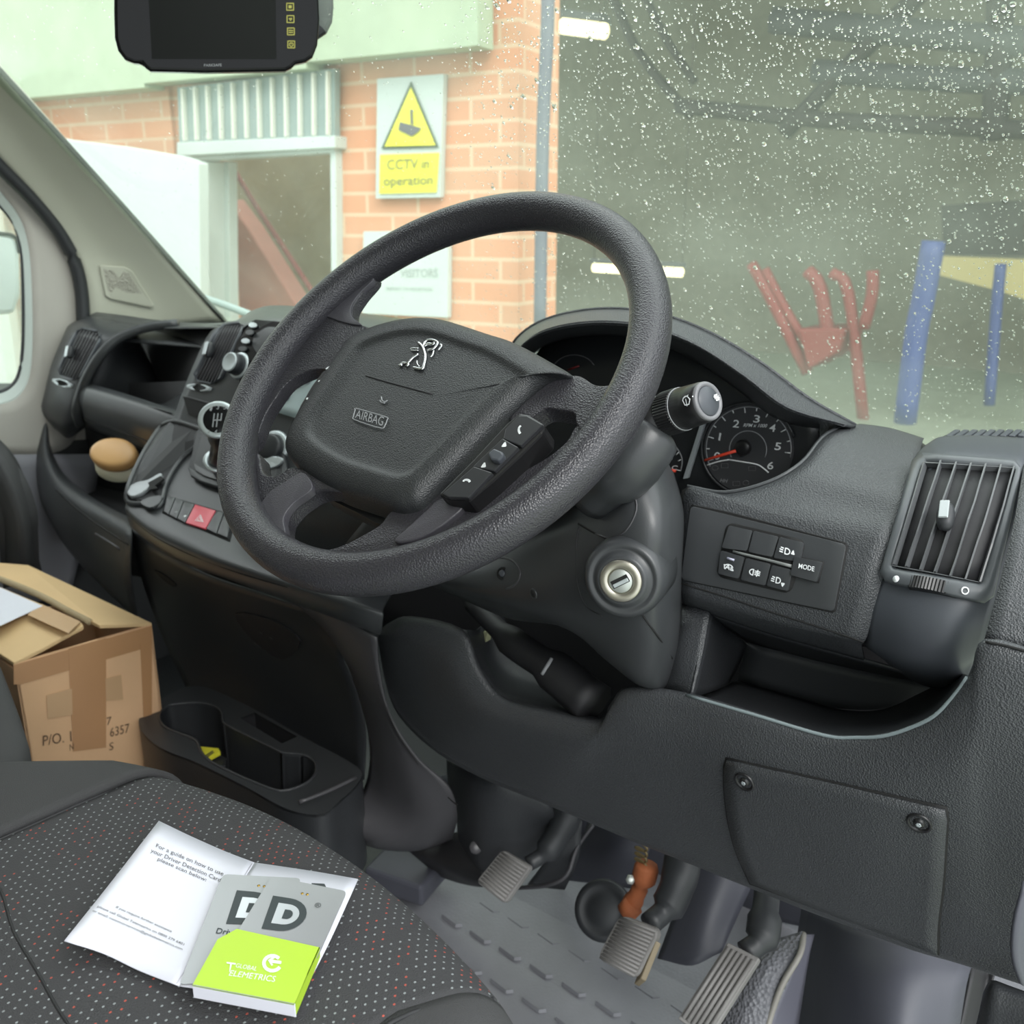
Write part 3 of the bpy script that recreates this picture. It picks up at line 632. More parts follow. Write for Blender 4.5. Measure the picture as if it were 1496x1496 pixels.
# ---- switch panel
swp = thing('switch_panel', 'rectangular dark switch panel with seven buttons right of the steering column', 'switch panel', hit(surr, 1120, 870)[0])
drape('gap_frame', [(1008, 736), (1240, 794), (1221, 896), (998, 848)], surr, M['gap'], swp, off=.0001, th=.0004, nx=10, ny=6, r=.06)
pl = drape('panel', [(1010, 739), (1237, 796), (1219, 893), (996, 846)], surr, M['dash2'], swp, off=.0005, th=.0012, nx=10, ny=6, r=.06, bevel=.0005)
btn = [([(1066, 767), (1101, 775), (1093, 806), (1055, 801)], 'blank button, top left'), ([(1102, 775), (1139, 784), (1130, 815), (1094, 807)], 'blank button, top middle'),
    ([(1140, 784), (1176, 793), (1171, 822), (1131, 816)], 'button printed with a headlamp and up arrow'), ([(1054, 803), (1090, 813), (1081, 846), (1050, 838)], 'button printed with a crossed arrow symbol'),
    ([(1091, 814), (1128, 823), (1120, 856), (1083, 847)], 'button printed with a fog lamp symbol'), ([(1129, 824), (1162, 832), (1163, 857), (1121, 857)], 'button printed with a headlamp and down arrow')]
btn[5] = ([(1129, 824), (1160, 832), (1153, 864), (1121, 856)], btn[5][1])
drape('button_gap', [(1062, 762), (1179, 790), (1156, 868), (1046, 842)], pl, M['gap'], swp, off=.0001, th=.0004, nx=4, ny=4, r=.15)
bo = []
for q, lab in btn:
    cx = sum(p[0] for p in q)/4; cy = sum(p[1] for p in q)/4
    q = [(cx+(a-cx)*.965, cy+(b-cy)*.95) for a, b in q]
    bo.append(drape('button', q, pl, M['dash2'], swp, off=.0004, th=.0022, nx=3, ny=3, r=.08, bevel=.0006, label=lab))
drape('mode_gap', [(1159, 811), (1205, 821), (1197, 852), (1154, 841)], pl, M['gap'], swp, off=.0005, th=.0004, nx=3, ny=3)
mb = drape('button', [(1163, 813.5), (1203, 822.5), (1195, 850), (1157, 840)], pl, M['dash2'], swp, off=.0008, th=.0032, nx=3, ny=3, r=.06, bevel=.0006, label='square button printed MODE')
text('MODE', [(1168, 823), (1191, 828), (1190, 835), (1167, 830)], mb, M['white'], mb, off=.0012)
drape('divider_bar', [(1073, 804), (1158, 825), (1158, 829), (1072, 807)], pl, mat('bar grey', (.16, .17, .165), .4), swp, off=.002, th=.001, nx=6, ny=1)
dline('indicator', [(1064, 815), (1074, 818)], .0011, bo[3], mat('pale lilac lens', (.4, .4, .5), .4), bo[3], off=.0022)
head = [arc(.45, .5, .2, .32, -90, 90)+[(.35, .82), (.35, .18), (.45, .18)], [(.05, .2), (.22, .25)], [(.0, .45), (.2, .48)], [(.0, .7), (.2, .72)]]
glyph(head+[[(.78, .6), (.86, .25), (.95, .6), (.78, .6)], [(.83, .55), (.87, .35)]], [(1142, 797), (1164, 803), (1162, 816), (1140, 809)], bo[2], M['white'], bo[2], r=.0005, off=.0028)
glyph(head+[[(.75, .7), (.85, 1.05), (.95, .7), (.75, .7)], [(.82, .75), (.86, .95)]], [(1130, 839), (1150, 844), (1148, 856), (1128, 851)], bo[5], M['white'], bo[5], r=.0005, off=.0028)
glyph([arc(.35, .5, .28, .4, 90, 270)+[(.4, .1), (.4, .9), (.35, .9)], [(.55, .25), (1, .25)], [(.55, .5), (1, .5)], [(.55, .75), (1, .75)], [(.78, .05), (.72, .35), (.8, .6), (.74, .95)]], [(1097, 829), (1113, 833), (1111, 843), (1095, 839)], bo[4], M['white'], bo[4], r=.0005, off=.0028)
glyph([arc(.5, .55, .4, .4, 170, 350), [(.2, .95), (.45, .2), (.6, .9)], [(.25, .7), (.6, .65)], [(.05, .3), (.15, .9)], [(.75, .45), (.75, .9), (1.0, .9), (.85, .6)]], [(1060, 821), (1075, 825), (1073, 834), (1058, 830)], bo[3], M['white'], bo[3], r=.0005, off=.0028)

# ---- driver air vent
av = thing('air_vent', 'large driver air vent with six vertical openings at the right end of the dashboard', 'air vent', PY(1370, 980, .2))
pod = loft('housing', [[(1352, 650, .40), (1375, 638, .42), (1425, 636, .43), (1504, 640, .44)],
    [(1340, 662, .33), (1370, 650, .34), (1425, 650, .34), (1505, 656, .35)],
    [(1332, 690, .275), (1370, 672, .28), (1425, 676, .28), (1500, 684, .285)],
    [(1314, 750, .225), (1360, 745, .222), (1420, 752, .222), (1486, 758, .235)],
    [(1290, 830, .196), (1345, 835, .187), (1405, 845, .187), (1464, 846, .2)],
    [(1272, 885, .185), (1330, 898, .17), (1390, 908, .17), (1448, 905, .186)],
    [(1264, 925, .187), (1325, 948, .17), (1385, 958, .172), (1436, 944, .187)],
    [(1265, 945, .20), (1320, 975, .186), (1380, 990, .186), (1425, 970, .20)],
    [(1275, 950, .24), (1325, 990, .24), (1380, 1008, .24), (1418, 988, .24)]], M['pod'], av, n=5)
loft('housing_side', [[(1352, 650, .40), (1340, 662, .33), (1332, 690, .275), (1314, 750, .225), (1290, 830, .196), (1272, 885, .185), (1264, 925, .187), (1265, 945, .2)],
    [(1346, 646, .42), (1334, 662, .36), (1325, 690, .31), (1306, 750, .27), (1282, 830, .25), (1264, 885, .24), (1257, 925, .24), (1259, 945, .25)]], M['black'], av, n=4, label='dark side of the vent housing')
bz = [(1340, 668), (1494, 681), (1446, 884), (1287, 850)]
def frame_ring(name, qo, qi, t, off, h, m, parent, n=8, r=.06):
    def loop(q, r):
        P = []
        for i in range(4):
            a = V((*q[i], 0)); b = V((*q[(i+1) % 4], 0)); L_ = (b-a).length; rr = min(r*200/L_, .3)
            for j in range(n+1): P.append(a.lerp(b, rr+(1-2*rr)*j/n))
        return P
    A_, B_ = loop(qo, r), loop(qi, r*.4); R = []
    for pts, o in ((A_, -.002), (A_, off+h*.75), ([a.lerp(b, .1) for a, b in zip(A_, B_)], off+h), ([a.lerp(b, .75) for a, b in zip(A_, B_)], off+h), (B_, off+h*.55), (B_, off-.001)):
        row = []
        for p in pts: P, N = hit(t, p.x, p.y); row.append(P+N*o)
        row.append(row[0]); R.append(row)
    vs, fs = grid(R)
    return mk(name, vs, fs, m, parent)
frame_ring('bezel', bz, [(1352, 679), (1482, 690), (1430, 853), (1307, 831)], pod, 0, .0065, mat('satin bezel', (.085, .093, .1), .35), av)
gq = [(1350, 677), (1484, 688), (1432, 855), (1305, 833)]
gb = drape('grille_back', gq, pod, M['cav'], av, off=.0008, th=.0006, nx=5, ny=5)
def slat(name, a0, a1, t, w, h, m, parent, off=.0008, n=6):
    R = []
    for i in range(n+1):
        u = i/n; P, N = hit(t, a0[0]*(1-u)+a1[0]*u, a0[1]*(1-u)+a1[1]*u); s = (RT-N*RT.dot(N)).normalized()*w/2
        R.append([P+N*off-s, P+N*(off+h)-s, P+N*(off+h)+s, P+N*off+s, P+N*off-s])
    vs, fs = grid(R); return mk(name, vs, fs, m, parent, smooth=False, face=False)
tops = [(1355, 683), (1376, 682), (1397, 684), (1418, 686), (1439, 687), (1461, 688), (1480, 691)]
bots = [(1311, 828), (1329, 831), (1348, 836), (1368, 839), (1389, 845), (1409, 849), (1428, 852)]
slm = mat('slat plastic', (.10, .105, .11), .32)
for a, b in zip(tops, bots): slat('slat', a, b, pod, .0015, .0055, slm, av, off=.0014)
slat('slat_rail', (1353, 683), (1482, 692), pod, .0016, .005, slm, av); slat('slat_rail', (1309, 829), (1430, 853), pod, .0016, .005, slm, av)
def vent_tab(a, b, s, t, parent):
    P, N = hit(t, a, b); u = (UP-N*UP.dot(N)).normalized(); r_ = u.cross(N)
    R = []
    for z, k in ((.004, .8), (.008, 1), (.012, 1), (.0155, .7), (.0165, .2)):
        R.append([P+N*z+(r_*math.cos(j*math.pi/8)*.0075*(abs(math.cos(j*math.pi/8))**-.4 if abs(math.cos(j*math.pi/8)) > .2 else 1)*.9+u*math.sin(j*math.pi/8)*.0125)*k*s for j in range(16)])
    vs, fs = grid(R, True); fs.append(tuple(range(64, 80)))
    return mk('tab', vs, fs, M['rubber'], parent, face=False)
tb = vent_tab(1384, 765, 1, pod, av)
P, N = hit(pod, 1383, 762); u_ = (UP-N*UP.dot(N)).normalized()
box('tab_insert', P+N*.0165+u_*.001, u_*.0085, u_.cross(N)*.0038, N*.001, mat('tab reflection grey', (.34, .37, .37), .25, .4), tb, bevel=.0009, label='pale insert coloured for a reflection')  # pale colour holds the bright reflection on the tab
def thumbwheel(a, b, L_, t, parent, r=.008):
    P, N = hit(t, a, b); P2, _ = hit(t, a+20, b+4); d = (P2-P).normalized(); R = []; c = P-N*r*.35; u = N.cross(d)
    vs = []; K = 14
    R = []
    for i in range(K*2+1):
        f = -1+2*i/(K*2); h = r*(1.0-.45*f*f)+(.0008 if i % 2 else 0)
        R.append([c+d*(L_*f)+u*(-.006), c+d*(L_*f)+u*(-.005)+N*h, c+d*(L_*f)+u*(.005)+N*h, c+d*(L_*f)+u*.006])
    return mk('thumbwheel', *grid(R), M['black'], parent, smooth=False, face=False)
thumbwheel(1364, 857, .018, pod, av, .012)
P, N = hit(pod, 1316, 849); revolve('dot_mark', P+N*.0064, N, [(0, .0028), (.0006, .0028)], M['white'], av, seg=16)
P, N = hit(pod, 1408, 866); tube('ring_mark', [P+N*.0078+(UP*math.sin(i*math.pi/6)+RT*math.cos(i*math.pi/6))*.0026 for i in range(12)], .0006, M['white'], av, closed=True, seg=6)
# windscreen demister grille at the right
dg = thing('demister_grille', 'slotted demister grille on top of the dash behind the driver air vent', 'grille', PY(1450, 640, .47))
dq = loft('frame', [[(1380, 636, .50), (1440, 633, .50), (1520, 634, .50)], [(1376, 640, .45), (1440, 638, .45), (1520, 642, .45)]], M['black'], dg, n=3)
for i in range(9):
    a = 1392+i*13; box('slot', (PY(a, 637, .475)), V((.003, 0, 0)), V((0, .018, 0)), V((0, 0, .004)), M['pod'], dg, bevel=.001)

# ================================================================== INSTRUMENT CLUSTER
cl = thing('instrument_cluster', 'dark instrument cluster with rev counter under the arched hood', 'instrument cluster', PY(1060, 700, .3))
face = loft('face_plate', [[(765, 545, .352), (800, 500, .352), (870, 476, .352), (960, 484, .352), (1040, 516, .352), (1120, 562, .352), (1195, 618, .352)], [(765, 700, .352), (800, 720, .352), (870, 740, .352), (960, 740, .352), (1040, 745, .352), (1120, 735, .352), (1200, 700, .352)]], mat('cluster face', (.022, .024, .026), .35), cl, n=4)
cf = (1095, 655)
def el(k, a0=0, a1=360, n=24, c=cf, rx=62, ry=61): return arc(c[0], c[1], rx*k, ry*k, a0, a1, n)
drapepoly('dial', el(1.06, 0, 350, 36), face, mat('dial face', (.05, .052, .056), .4), cl, off=.0005, th=.0015)
dl = list(BV)[-1]
dline('bezel_ring', el(1.10, 100, 345, 30), .0012, face, M['dash2'], cl, off=.003, n=1)
dline('scale_arc', el(1.0, 155, 372, 30), .0006, face, M['grey'], cl, off=.0022, n=1)
dline('inner_ring', arc(1094, 656, 27, 27, 155, 385, 20), .0006, face, M['grey'], cl, off=.0022, n=1)
for i in range(13):
    a = math.radians(163+i*203/12); k0 = .99; k1 = .86 if i % 2 == 0 else .92
    dline('tick', [(cf[0]+62*k0*math.cos(a), cf[1]+61*k0*math.sin(a)), (cf[0]+62*k1*math.cos(a), cf[1]+61*k1*math.sin(a))], .0006, face, M['white'], cl, off=.0022)
def num(s, x, y, wd=11, ht=11, m=M['white'], tt=None, par=None, nm='numeral'): text(s, [(x-wd/2+1, y-ht/2), (x+wd/2+1, y-ht/2+1), (x+wd/2-1, y+ht/2+1), (x-wd/2-1, y+ht/2)], tt or face, m, par or cl, off=.0024, name=nm, bold=.0 if s == '1' else .01)
for s, x, y in (('0', 1049, 665), ('1', 1053, 637), ('2', 1077, 618), ('3', 1107, 611), ('4', 1130, 624), ('5', 1138, 651), ('6', 1127, 679)): num(s, x, y, 2.6 if s == '1' else 9, 11)
num('RPM x 1000', 1105, 620.5, 34, 5, nm='lettering')
dline('warning_strip_line', [(1034, 679), (1050, 674), (1066, 671)], .0008, face, M['white'], cl, off=.0022)
dline('warning_strip_line', [(1066, 671), (1085, 674), (1107, 678), (1117, 684), (1124, 690)], .0008, face, M['white'], cl, off=.0022)
P1 = hit(face, 1033, 671); P2 = hit(face, 1079, 657)
tube('needle', [P1[0]+P1[1]*.006, P2[0]+P2[1]*.006], [.0014, .0018], M['red'], cl, seg=8)
P, N = hit(face, 1088, 653); revolve('needle_hub', P, N, [(0, .0085), (.006, .0085), (.0075, .007), (.008, .003)], M['black'], cl)
for x, y, sy in ((1060, 680, 'rect'), (1063, 702, 'i'), (1077, 706, 'rect'), (1091, 705, 'o'), (1046, 683, 'o'), (1100, 684, 'rect')):
    if sy == 'i': num('HH', x-4, y-1, 10, 5, M['grey'], nm='symbol')
    else: dline('symbol', arc(x, y, 4.5, 3.5, 0, 330, 8) if sy == 'o' else rect(x-5, y-3, x+5, y+3)+[(x-5, y-3)], .0003, face, M['dim'], cl, off=.0022, n=1)
prism('divider_bar', [hit(face, a, b)[0]+hit(face, a, b)[1]*.008 for a, b in ((1028, 616), (1035, 614), (1009, 697), (1002, 698))], (0, .006, 0), M['silver'], cl, bevel=.0008, label='bright upright divider bar')
# temperature gauge
dline('scale_arc', [(981, 646), (989, 653), (995, 662), (998, 673), (996, 687)], .0007, face, M['grey'], cl, off=.0022)
dline('scale_arc', [(973, 645), (977, 643), (984, 646)], .0012, face, M['red'], cl, off=.0022, label='red end of the temperature scale')
for p in ([(985, 655), (988, 651)], [(989, 664), (993, 660)], [(992, 673), (996, 671)], [(989, 686), (996, 687)]): dline('tick', p, .0006, face, M['white'], cl, off=.0022)
num('H', 971, 657, 7, 7, M['red']); num('C', 987, 682, 8, 6)
P1 = hit(face, 974, 682); P2 = hit(face, 991, 687); tube('needle', [P1[0]+P1[1]*.006, P2[0]+P2[1]*.006], .0017, M['red'], cl, seg=8)
P, N = hit(face, 965, 650); revolve('warning_lamp', P+N*.002, N, [(0, .0016), (.0005, .0014)], mat('dull red lens', (.3, .12, .12), .4), cl, seg=12)
dline('symbol', [(982, 668), (983, 664), (983, 670), (979, 672)], .0006, face, M['white'], cl, off=.0022)
# far gauge seen through the wheel
dline('scale_arc', arc(840, 548, 34, 30, 190, 330, 12), .0006, face, M['dim'], cl, off=.0022, n=1)
dline('needle', [(832, 540), (848, 534)], .0012, face, mat('dim red', (.2, .02, .02), .5), cl, off=.003)

# ================================================================== STEERING COLUMN
W0 = V((.007, 0, .762)); tl = math.radians(47.3)
WN_ = V((0, -math.cos(tl), math.sin(tl))); WU = V((0, math.sin(tl), math.cos(tl))); WX = V((1, 0, 0))
sc_ = thing('steering_column', 'dark plastic steering column shroud with ignition lock', 'steering column', PY(940, 1010, .2))
shr = loft('shroud', [
    [(845, 712, .18), (870, 700, .15), (905, 675, .125), (940, 652, .115), (966, 662, .16), (985, 692, .22)],
    [(770, 770, .17), (820, 765, .115), (880, 745, .095), (930, 730, .085), (978, 725, .12), (1001, 752, .21)],
    [(690, 820, .17), (780, 815, .12), (850, 805, .09), (925, 795, .075), (978, 790, .1), (998, 830, .2)],
    [(600, 838, .19), (740, 868, .125), (830, 872, .095), (920, 870, .082), (972, 870, .105), (996, 895, .2)],
    [(620, 850, .20), (770, 896, .14), (850, 912, .11), (925, 930, .098), (970, 940, .12), (992, 950, .2)],
    [(740, 903, .21), (830, 918, .18), (880, 960, .15), (925, 990, .13), (962, 1000, .145), (984, 992, .2)],
    [(780, 900, .25), (840, 915, .24), (890, 960, .22), (935, 1003, .19), (962, 1010, .18), (982, 998, .22)]], M['dash2'], sc_, n=6)
# raised ear of the shroud around the lock
loft('column_neck', [[V((.0, .05, .700))+V((.055*math.cos(a), .0, 0))+V((0, -.03, .03))*math.sin(a) for a in [math.radians(j*30) for j in range(13)]],
    [V((.0, .09, .665))+V((.075*math.cos(a), .0, 0))+V((0, -.042, .042))*math.sin(a) for a in [math.radians(j*30) for j in range(13)]],
    [V((.0, .16, .60))+V((.085*math.cos(a), .0, 0))+V((0, -.045, .045))*math.sin(a) for a in [math.radians(j*30) for j in range(13)]]], M['rubber'], sc_, n=3, solid=0)
tube('stalk_housing', [PY(868, 722, .10), PY(902, 692, .088), PY(932, 660, .088), PY(950, 630, .10)], [.024, .028, .027, .022], M['dash2'], sc_, seg=20)
dline('seam', [(845, 765), (868, 778), (893, 790), (897, 795), (910, 805), (913, 815)], .0010, shr, M['gap'], sc_)
dline('seam', [(931, 888), (945, 908), (965, 935), (982, 962)], .0009, shr, M['gap'], sc_)
dline('seam', [(846, 770), (842, 795), (843, 850), (856, 885), (880, 900)], .0007, shr, M['cav'], sc_)
dline('seam', [(925, 715), (930, 745), (915, 775), (893, 786), (870, 780)], .0008, shr, M['side'], sc_, off=.0005)
loft('column_underside', [[(395, 700, .13), (460, 705, .12), (540, 735, .11), (620, 760, .12)], [(400, 760, .14), (470, 770, .12), (545, 780, .11), (620, 790, .12)], [(410, 830, .16), (480, 840, .15), (550, 850, .15), (620, 850, .16)]], M['dark'], sc_, n=4)  # dark panel added in front of the lit console shelf
loft('column_dark_strip', [[(553, 735, .095), (575, 742, .09), (600, 750, .095)], [(500, 800, .10), (525, 812, .095), (550, 820, .10)]], M['cav'], sc_, n=3)  # black stripe below the hub, drawn as a near-black strip
P, N = hit(shr, 780, 867); revolve('screw_hole', P-N*.0005, N, [(0, .0052), (.0016, .0052), (.0016, .004), (.0004, .0036)], M['dash2'], sc_); revolve('screw_recess', P-N*.0001, N, [(0, .0038), (.0012, .0038)], M['gap'], sc_)
dline('cap_outline', arc(733, 838, 27, 23, -95, 75, 10), .0012, shr, M['side'], sc_, off=0)
P, N = hit(shr, 735, 838); revolve('screw_cup', P+N*.0006, N+(CAM-P).normalized(), [(0, .0068), (.0008, .0066), (.0002, .004), (.0, .001)], M['gap'], sc_)
P = P+N*.0012+(CAM-P).normalized()*.0006; revolve('screw_head', P, N+(CAM-P).normalized(), [(0, .0040), (.0012, .0028), (.0014, .001)], M['pod'], sc_)
P, N = hit(shr, 915, 841); ax = (N*.5+(CAM-P).normalized()*.6).normalized(); P = P-ax*.004
ign = revolve('lock_boss', P-ax*.01, ax, [(-.03, .036), (.018, .0355), (.024, .034), (.028, .031), (.029, .0285), (.027, .0265), (.0275, .024), (.032, .0215), (.0335, .0195), (.033, .018)], M['dash2'], sc_, seg=48)
PI_ = P+ax*.0225
lk = revolve('lock_ring', PI_, ax, [(0, .0178), (.0025, .0178), (.0034, .0168), (.0034, .0118), (.0024, .0108), (.0008, .0105)], M['brass'], sc_, seg=48, label='pale metal ring of the ignition lock')
kb = revolve('lock_barrel', PI_, ax, [(0, .0102), (.003, .0100), (.0038, .0090), (.0038, .001)], M['steel'], sc_, seg=36)
ux = (RT-ax*RT.dot(ax)).normalized(); uy = ax.cross(ux)
dd = (ux*.87+uy*.5).normalized(); ee = ax.cross(dd)
box('key_slot', PI_+ax*.0040, dd*.0078, ee*.0034, ax*.0004, M['gap'], kb, bevel=.0004, label='dark key slot')
box('key_slot_lip', PI_+ax*.0044-ee*.0012, dd*.007, ee*.0016, ax*.0004, M['silver'], kb, bevel=.0004, label='shiny lower lip of the key slot')
ring = BV[lk]
for s, a0 in (('ACC', 175), ('STOP', 80), ('LOCK', 60)):
    pass
# ---- wiper stalk
st = thing('wiper_stalk', 'black wiper stalk with grey ringed end pointing right from the steering column', 'stalk', PY(935, 615, .12))
A_, B_ = PY(900, 628, .110), PY(1034, 586, .086); ax2 = (B_-A_).normalized(); Lk = (B_-A_).length
def sp_(f): return A_+ax2*Lk*f
body = revolve('stalk_body', A_, ax2, [(0, .012), (Lk*.15, .0155), (Lk*.3, .0175), (Lk*.58, .0168)], M['black'], st, seg=36)
rv = []
for i in range(73): rv.append(i)
R = []
for f, r_ in ((.58, .0166), (.595, .0182), (.735, .0180), (.745, .0162)):
    s_ = ax2.cross(V((0, 0, 1))).normalized(); u_ = ax2.cross(s_)
    R.append([sp_(f)+(s_*math.cos(2*math.pi*j/96)+u_*math.sin(2*math.pi*j/96))*(r_-(.0007 if j % 2 else 0)) for j in range(96)])
vs, fs = grid(R, True); kn = mk('ribbed_ring', vs, [tuple(reversed(f)) for f in fs], M['black'], st, smooth=False, face=False)
revolve('grey_line', sp_(.745), ax2, [(0, .0166), (0, .0177), (.001, .0177), (.001, .0166)], M['grey'], st)
tip = revolve('twist_end', sp_(.75), ax2, [(0, .0172), (Lk*.20, .0163), (Lk*.235, .0158), (Lk*.245, .0146), (Lk*.245, .0122), (Lk*.235, .0120)], M['black'], st, seg=40)
revolve('end_ring', sp_(.975), ax2, [(0, .0157), (.003, .0155), (.0042, .0147), (.0042, .0125), (.003, .0120)], mat('stalk grey', (.17, .17, .18), .35), st, seg=40)
cap = revolve('end_button', sp_(.975), ax2, [(0, .0119), (.0035, .0118), (.0044, .011), (.0048, .001)], M['pod'], st, seg=36)
glyph([[(.1, .3), (.5, .0), (.5, .9), (.9, .6)], [(.3, .1), (.3, .75)], [(.7, .15), (.7, .85)], [(.1, .5), (.9, .4)]], [(1041, 575), (1051, 578), (1050, 588), (1040, 585)], cap, M['white'], st, r=.0004, off=.001)
wip = [arc(.5, .9, .5, .75, 215, 325), [(.1, .45), (.3, .9), (.7, .9), (.9, .45)], [(.5, .9), (.45, .4)]]
glyph(wip, [(955, 590), (969, 587), (969, 602), (957, 604)], body, M['white'], st, r=.0004, off=.0006)
glyph([arc(.3, .9, .3, .75, 215, 325), [(.05, .45), (.15, .9), (.45, .9), (.6, .45)], [(.3, 1), (.28, .4)], [(.75, .3), (.95, .1), (1.05, .2), (.85, .45), (.75, .3)], [(.1, .3), (.5, .1)]], [(996, 578), (1016, 574), (1018, 590), (999, 594)], tip, M['white'], st, r=.0004, off=.0008)
dline('dash_mark', [(976, 590), (983, 588)], .0012, kn, M['white'], st, off=.0008); P, N = hit(body, 971, 593); revolve('dot_mark', P, N, [(0, .0010), (.0006, .0009)], M['white'], st, seg=10)

# ================================================================== STEERING WHEEL
sw = thing('steering_wheel', 'large black four-spoke steering wheel with grained rim and airbag pad', 'steering wheel', W0)
def wl(a, b, h=0): return onp(a, b, W0+WN_*h, WN_)
R = []
for i in range(121):
    a = 2*math.pi*i/120; c = WX*math.cos(a)+WU*math.sin(a)
    R.append([W0+c*(.1912+.0160*math.cos(t))+WN_*.0180*math.sin(t) for t in [2*math.pi*j/28 for j in range(28)]])
rim = mk('rim', *grid(R, True), M['wheel'], sw, face=False)
def plate(name, pts, h, th, m, n=5, bev=.006, **k):
    P = cr([wl(a, b, h) for a, b in pts], n, True)
    return prism(name, P, -WN_*th, m, sw, bevel=bev, smooth=True, seg=4, **k)
plate('spoke', [(452, 440), (480, 405), (515, 390), (548, 400), (528, 428), (515, 450), (520, 470), (545, 480), (550, 486), (530, 512), (508, 535), (490, 540), (462, 539), (440, 546), (420, 558), (403, 580), (387, 606), (374, 640), (362, 645), (378, 560), (415, 490)], -.004, .013, M['wheel'], bev=.006)
plate('spoke', [(376, 660), (384, 690), (405, 693), (425, 682), (450, 686), (500, 690), (520, 720), (470, 716), (440, 730), (420, 750), (414, 768), (420, 788), (436, 805), (420, 825), (385, 790), (360, 735), (358, 680)], -.008, .018, M['wheel'])
plate('spoke', [(418, 785), (438, 800), (465, 804), (495, 799), (530, 782), (556, 766), (575, 745), (620, 735), (680, 700), (720, 705), (760, 690), (800, 668), (828, 645), (845, 620), (885, 610), (880, 660), (830, 705), (770, 745), (700, 785), (620, 815), (540, 832), (470, 832), (430, 815)], -.012, .016, M['wheel'])
plate('spoke', [(745, 610), (800, 560), (842, 548), (870, 562), (900, 560), (935, 545), (925, 600), (895, 640), (860, 640), (842, 618), (838, 603), (815, 598), (795, 597), (770, 612)], -.008, .018, M['wheel'])
plate('thumb_rest', [(460, 453), (470, 436), (492, 418), (515, 407), (538, 402), (545, 408), (525, 428), (513, 447), (514, 462), (528, 474), (508, 472), (480, 463)], -.0025, .006, M['wsm'], bev=.0015, label='smooth thumb rest')
plate('spoke_facet', [(442, 690), (456, 712), (428, 735), (414, 756), (416, 780), (395, 765), (380, 745), (390, 722), (418, 702)], -.0035, .008, M['wsm'], bev=.003, label='smooth lighter facet')
plate('spoke_facet', [(645, 727), (676, 738), (655, 760), (628, 778), (600, 790), (575, 790), (600, 765), (622, 745)], -.007, .008, M['wsm'], bev=.003, label='smooth lighter facet')
plate('hub_underside', [(455, 700), (500, 712), (560, 735), (600, 745), (625, 742), (572, 762), (555, 766), (520, 748), (470, 722)], -.034, .02, M['black'], n=3, bev=.002)
# airbag pad
out = [(421, 667), (421, 648), (433, 622), (460, 580), (503, 515), (518, 498), (540, 487), (567, 478), (602, 471), (650, 472), (720, 494), (762, 508), (814, 536), (845, 556), (814, 560), (790, 572), (771, 590), (734, 627), (680, 683), (640, 724), (620, 744), (604, 750), (583, 751), (541, 737), (487, 718), (440, 688)]
H0 = -.012
O = cr([wl(a, b, H0) for a, b in out], 4, True); cc = wl(610, 605, H0)
def ringp(k, h): return [cc+(p-cc)*k+WN_*h for p in O]
R = [ringp(1.0, -.018), ringp(1.0, -.002), ringp(.985, .006), ringp(.95, .0115), ringp(.88, .0155), ringp(.78, .0175), ringp(.755, .0172), ringp(.72, .0145), ringp(.69, .0140), ringp(.5, .0150), ringp(.3, .0155), ringp(.1, .0155)]
vs, fs = grid(R, True); k_ = len(O)*(len(R)-1); n_o = len(O); vs.append(cc+WN_*.0155); fs += [(k_+j, k_+(j+1) % n_o, len(vs)-1) for j in range(n_o)]
pad = mk('airbag_cover', vs, fs, M['pad'], sw)
if True:
    o = pad; s = o.modifiers.new('s', 'SUBSURF'); s.levels = 1; s.render_levels = 1
dline('crease', [(535, 549), (562, 557), (595, 566), (632, 576)], .0011, pad, M['cav'], pad, off=-.0004)
# chrome lion emblem, built as seen
def em(name, pts, r): return dline(name, pts, r, pad, M['chrome'], pad, off=.0012)
E_ = lambda x, y: (520+x/7.48, 460+y/7.48)
emb = em('emblem', [E_(*p) for p in ((685, 310), (730, 350), (760, 420), (768, 480), (752, 560), (735, 600), (690, 598), (640, 585))], .0013)
em('emblem', [E_(*p) for p in ((740, 375), (770, 300), (840, 285), (900, 310), (890, 345), (850, 385), (790, 400))], .0012)
em('emblem', [E_(*p) for p in ((760, 350), (800, 330), (840, 335), (870, 320))], .0016)
em('emblem', [E_(*p) for p in ((860, 400), (845, 450), (822, 472))], .0008)
em('emblem', [E_(*p) for p in ((905, 400), (945, 350), (930, 330))], .0008)
em('emblem', [E_(*p) for p in ((690, 440), (630, 480), (575, 535), (520, 535), (480, 565), (515, 560))], .0011)
em('emblem', [E_(*p) for p in ((590, 545), (560, 575))], .0013)
em('emblem', [E_(*p) for p in ((600, 385), (640, 375), (690, 378))], .0008)
em('emblem', [E_(*p) for p in ((610, 398), (650, 402), (690, 400))], .0007)
em('emblem', [E_(*p) for p in ((675, 510), (680, 550), (700, 575))], .0007)
text('AIRBAG', [(523, 600), (563, 611), (560, 624), (520, 612)], pad, M['grey'], pad, off=.0016, bold=.0)
dline('outline', [(521, 598), (543, 604), (566, 611), (567, 614), (563, 624), (559, 627), (540, 622), (518, 614), (517, 611), (520, 600)], .0005, pad, M['grey'], pad, off=.0012, closed=True, n=2)
dline('symbol', [(558, 581), (559, 586), (563, 588), (567, 586)], .0006, pad, M['grey'], pad, off=.001)
dline('symbol', [(556, 586), (558, 589), (563, 590)], .0006, pad, M['grey'], pad, off=.001)
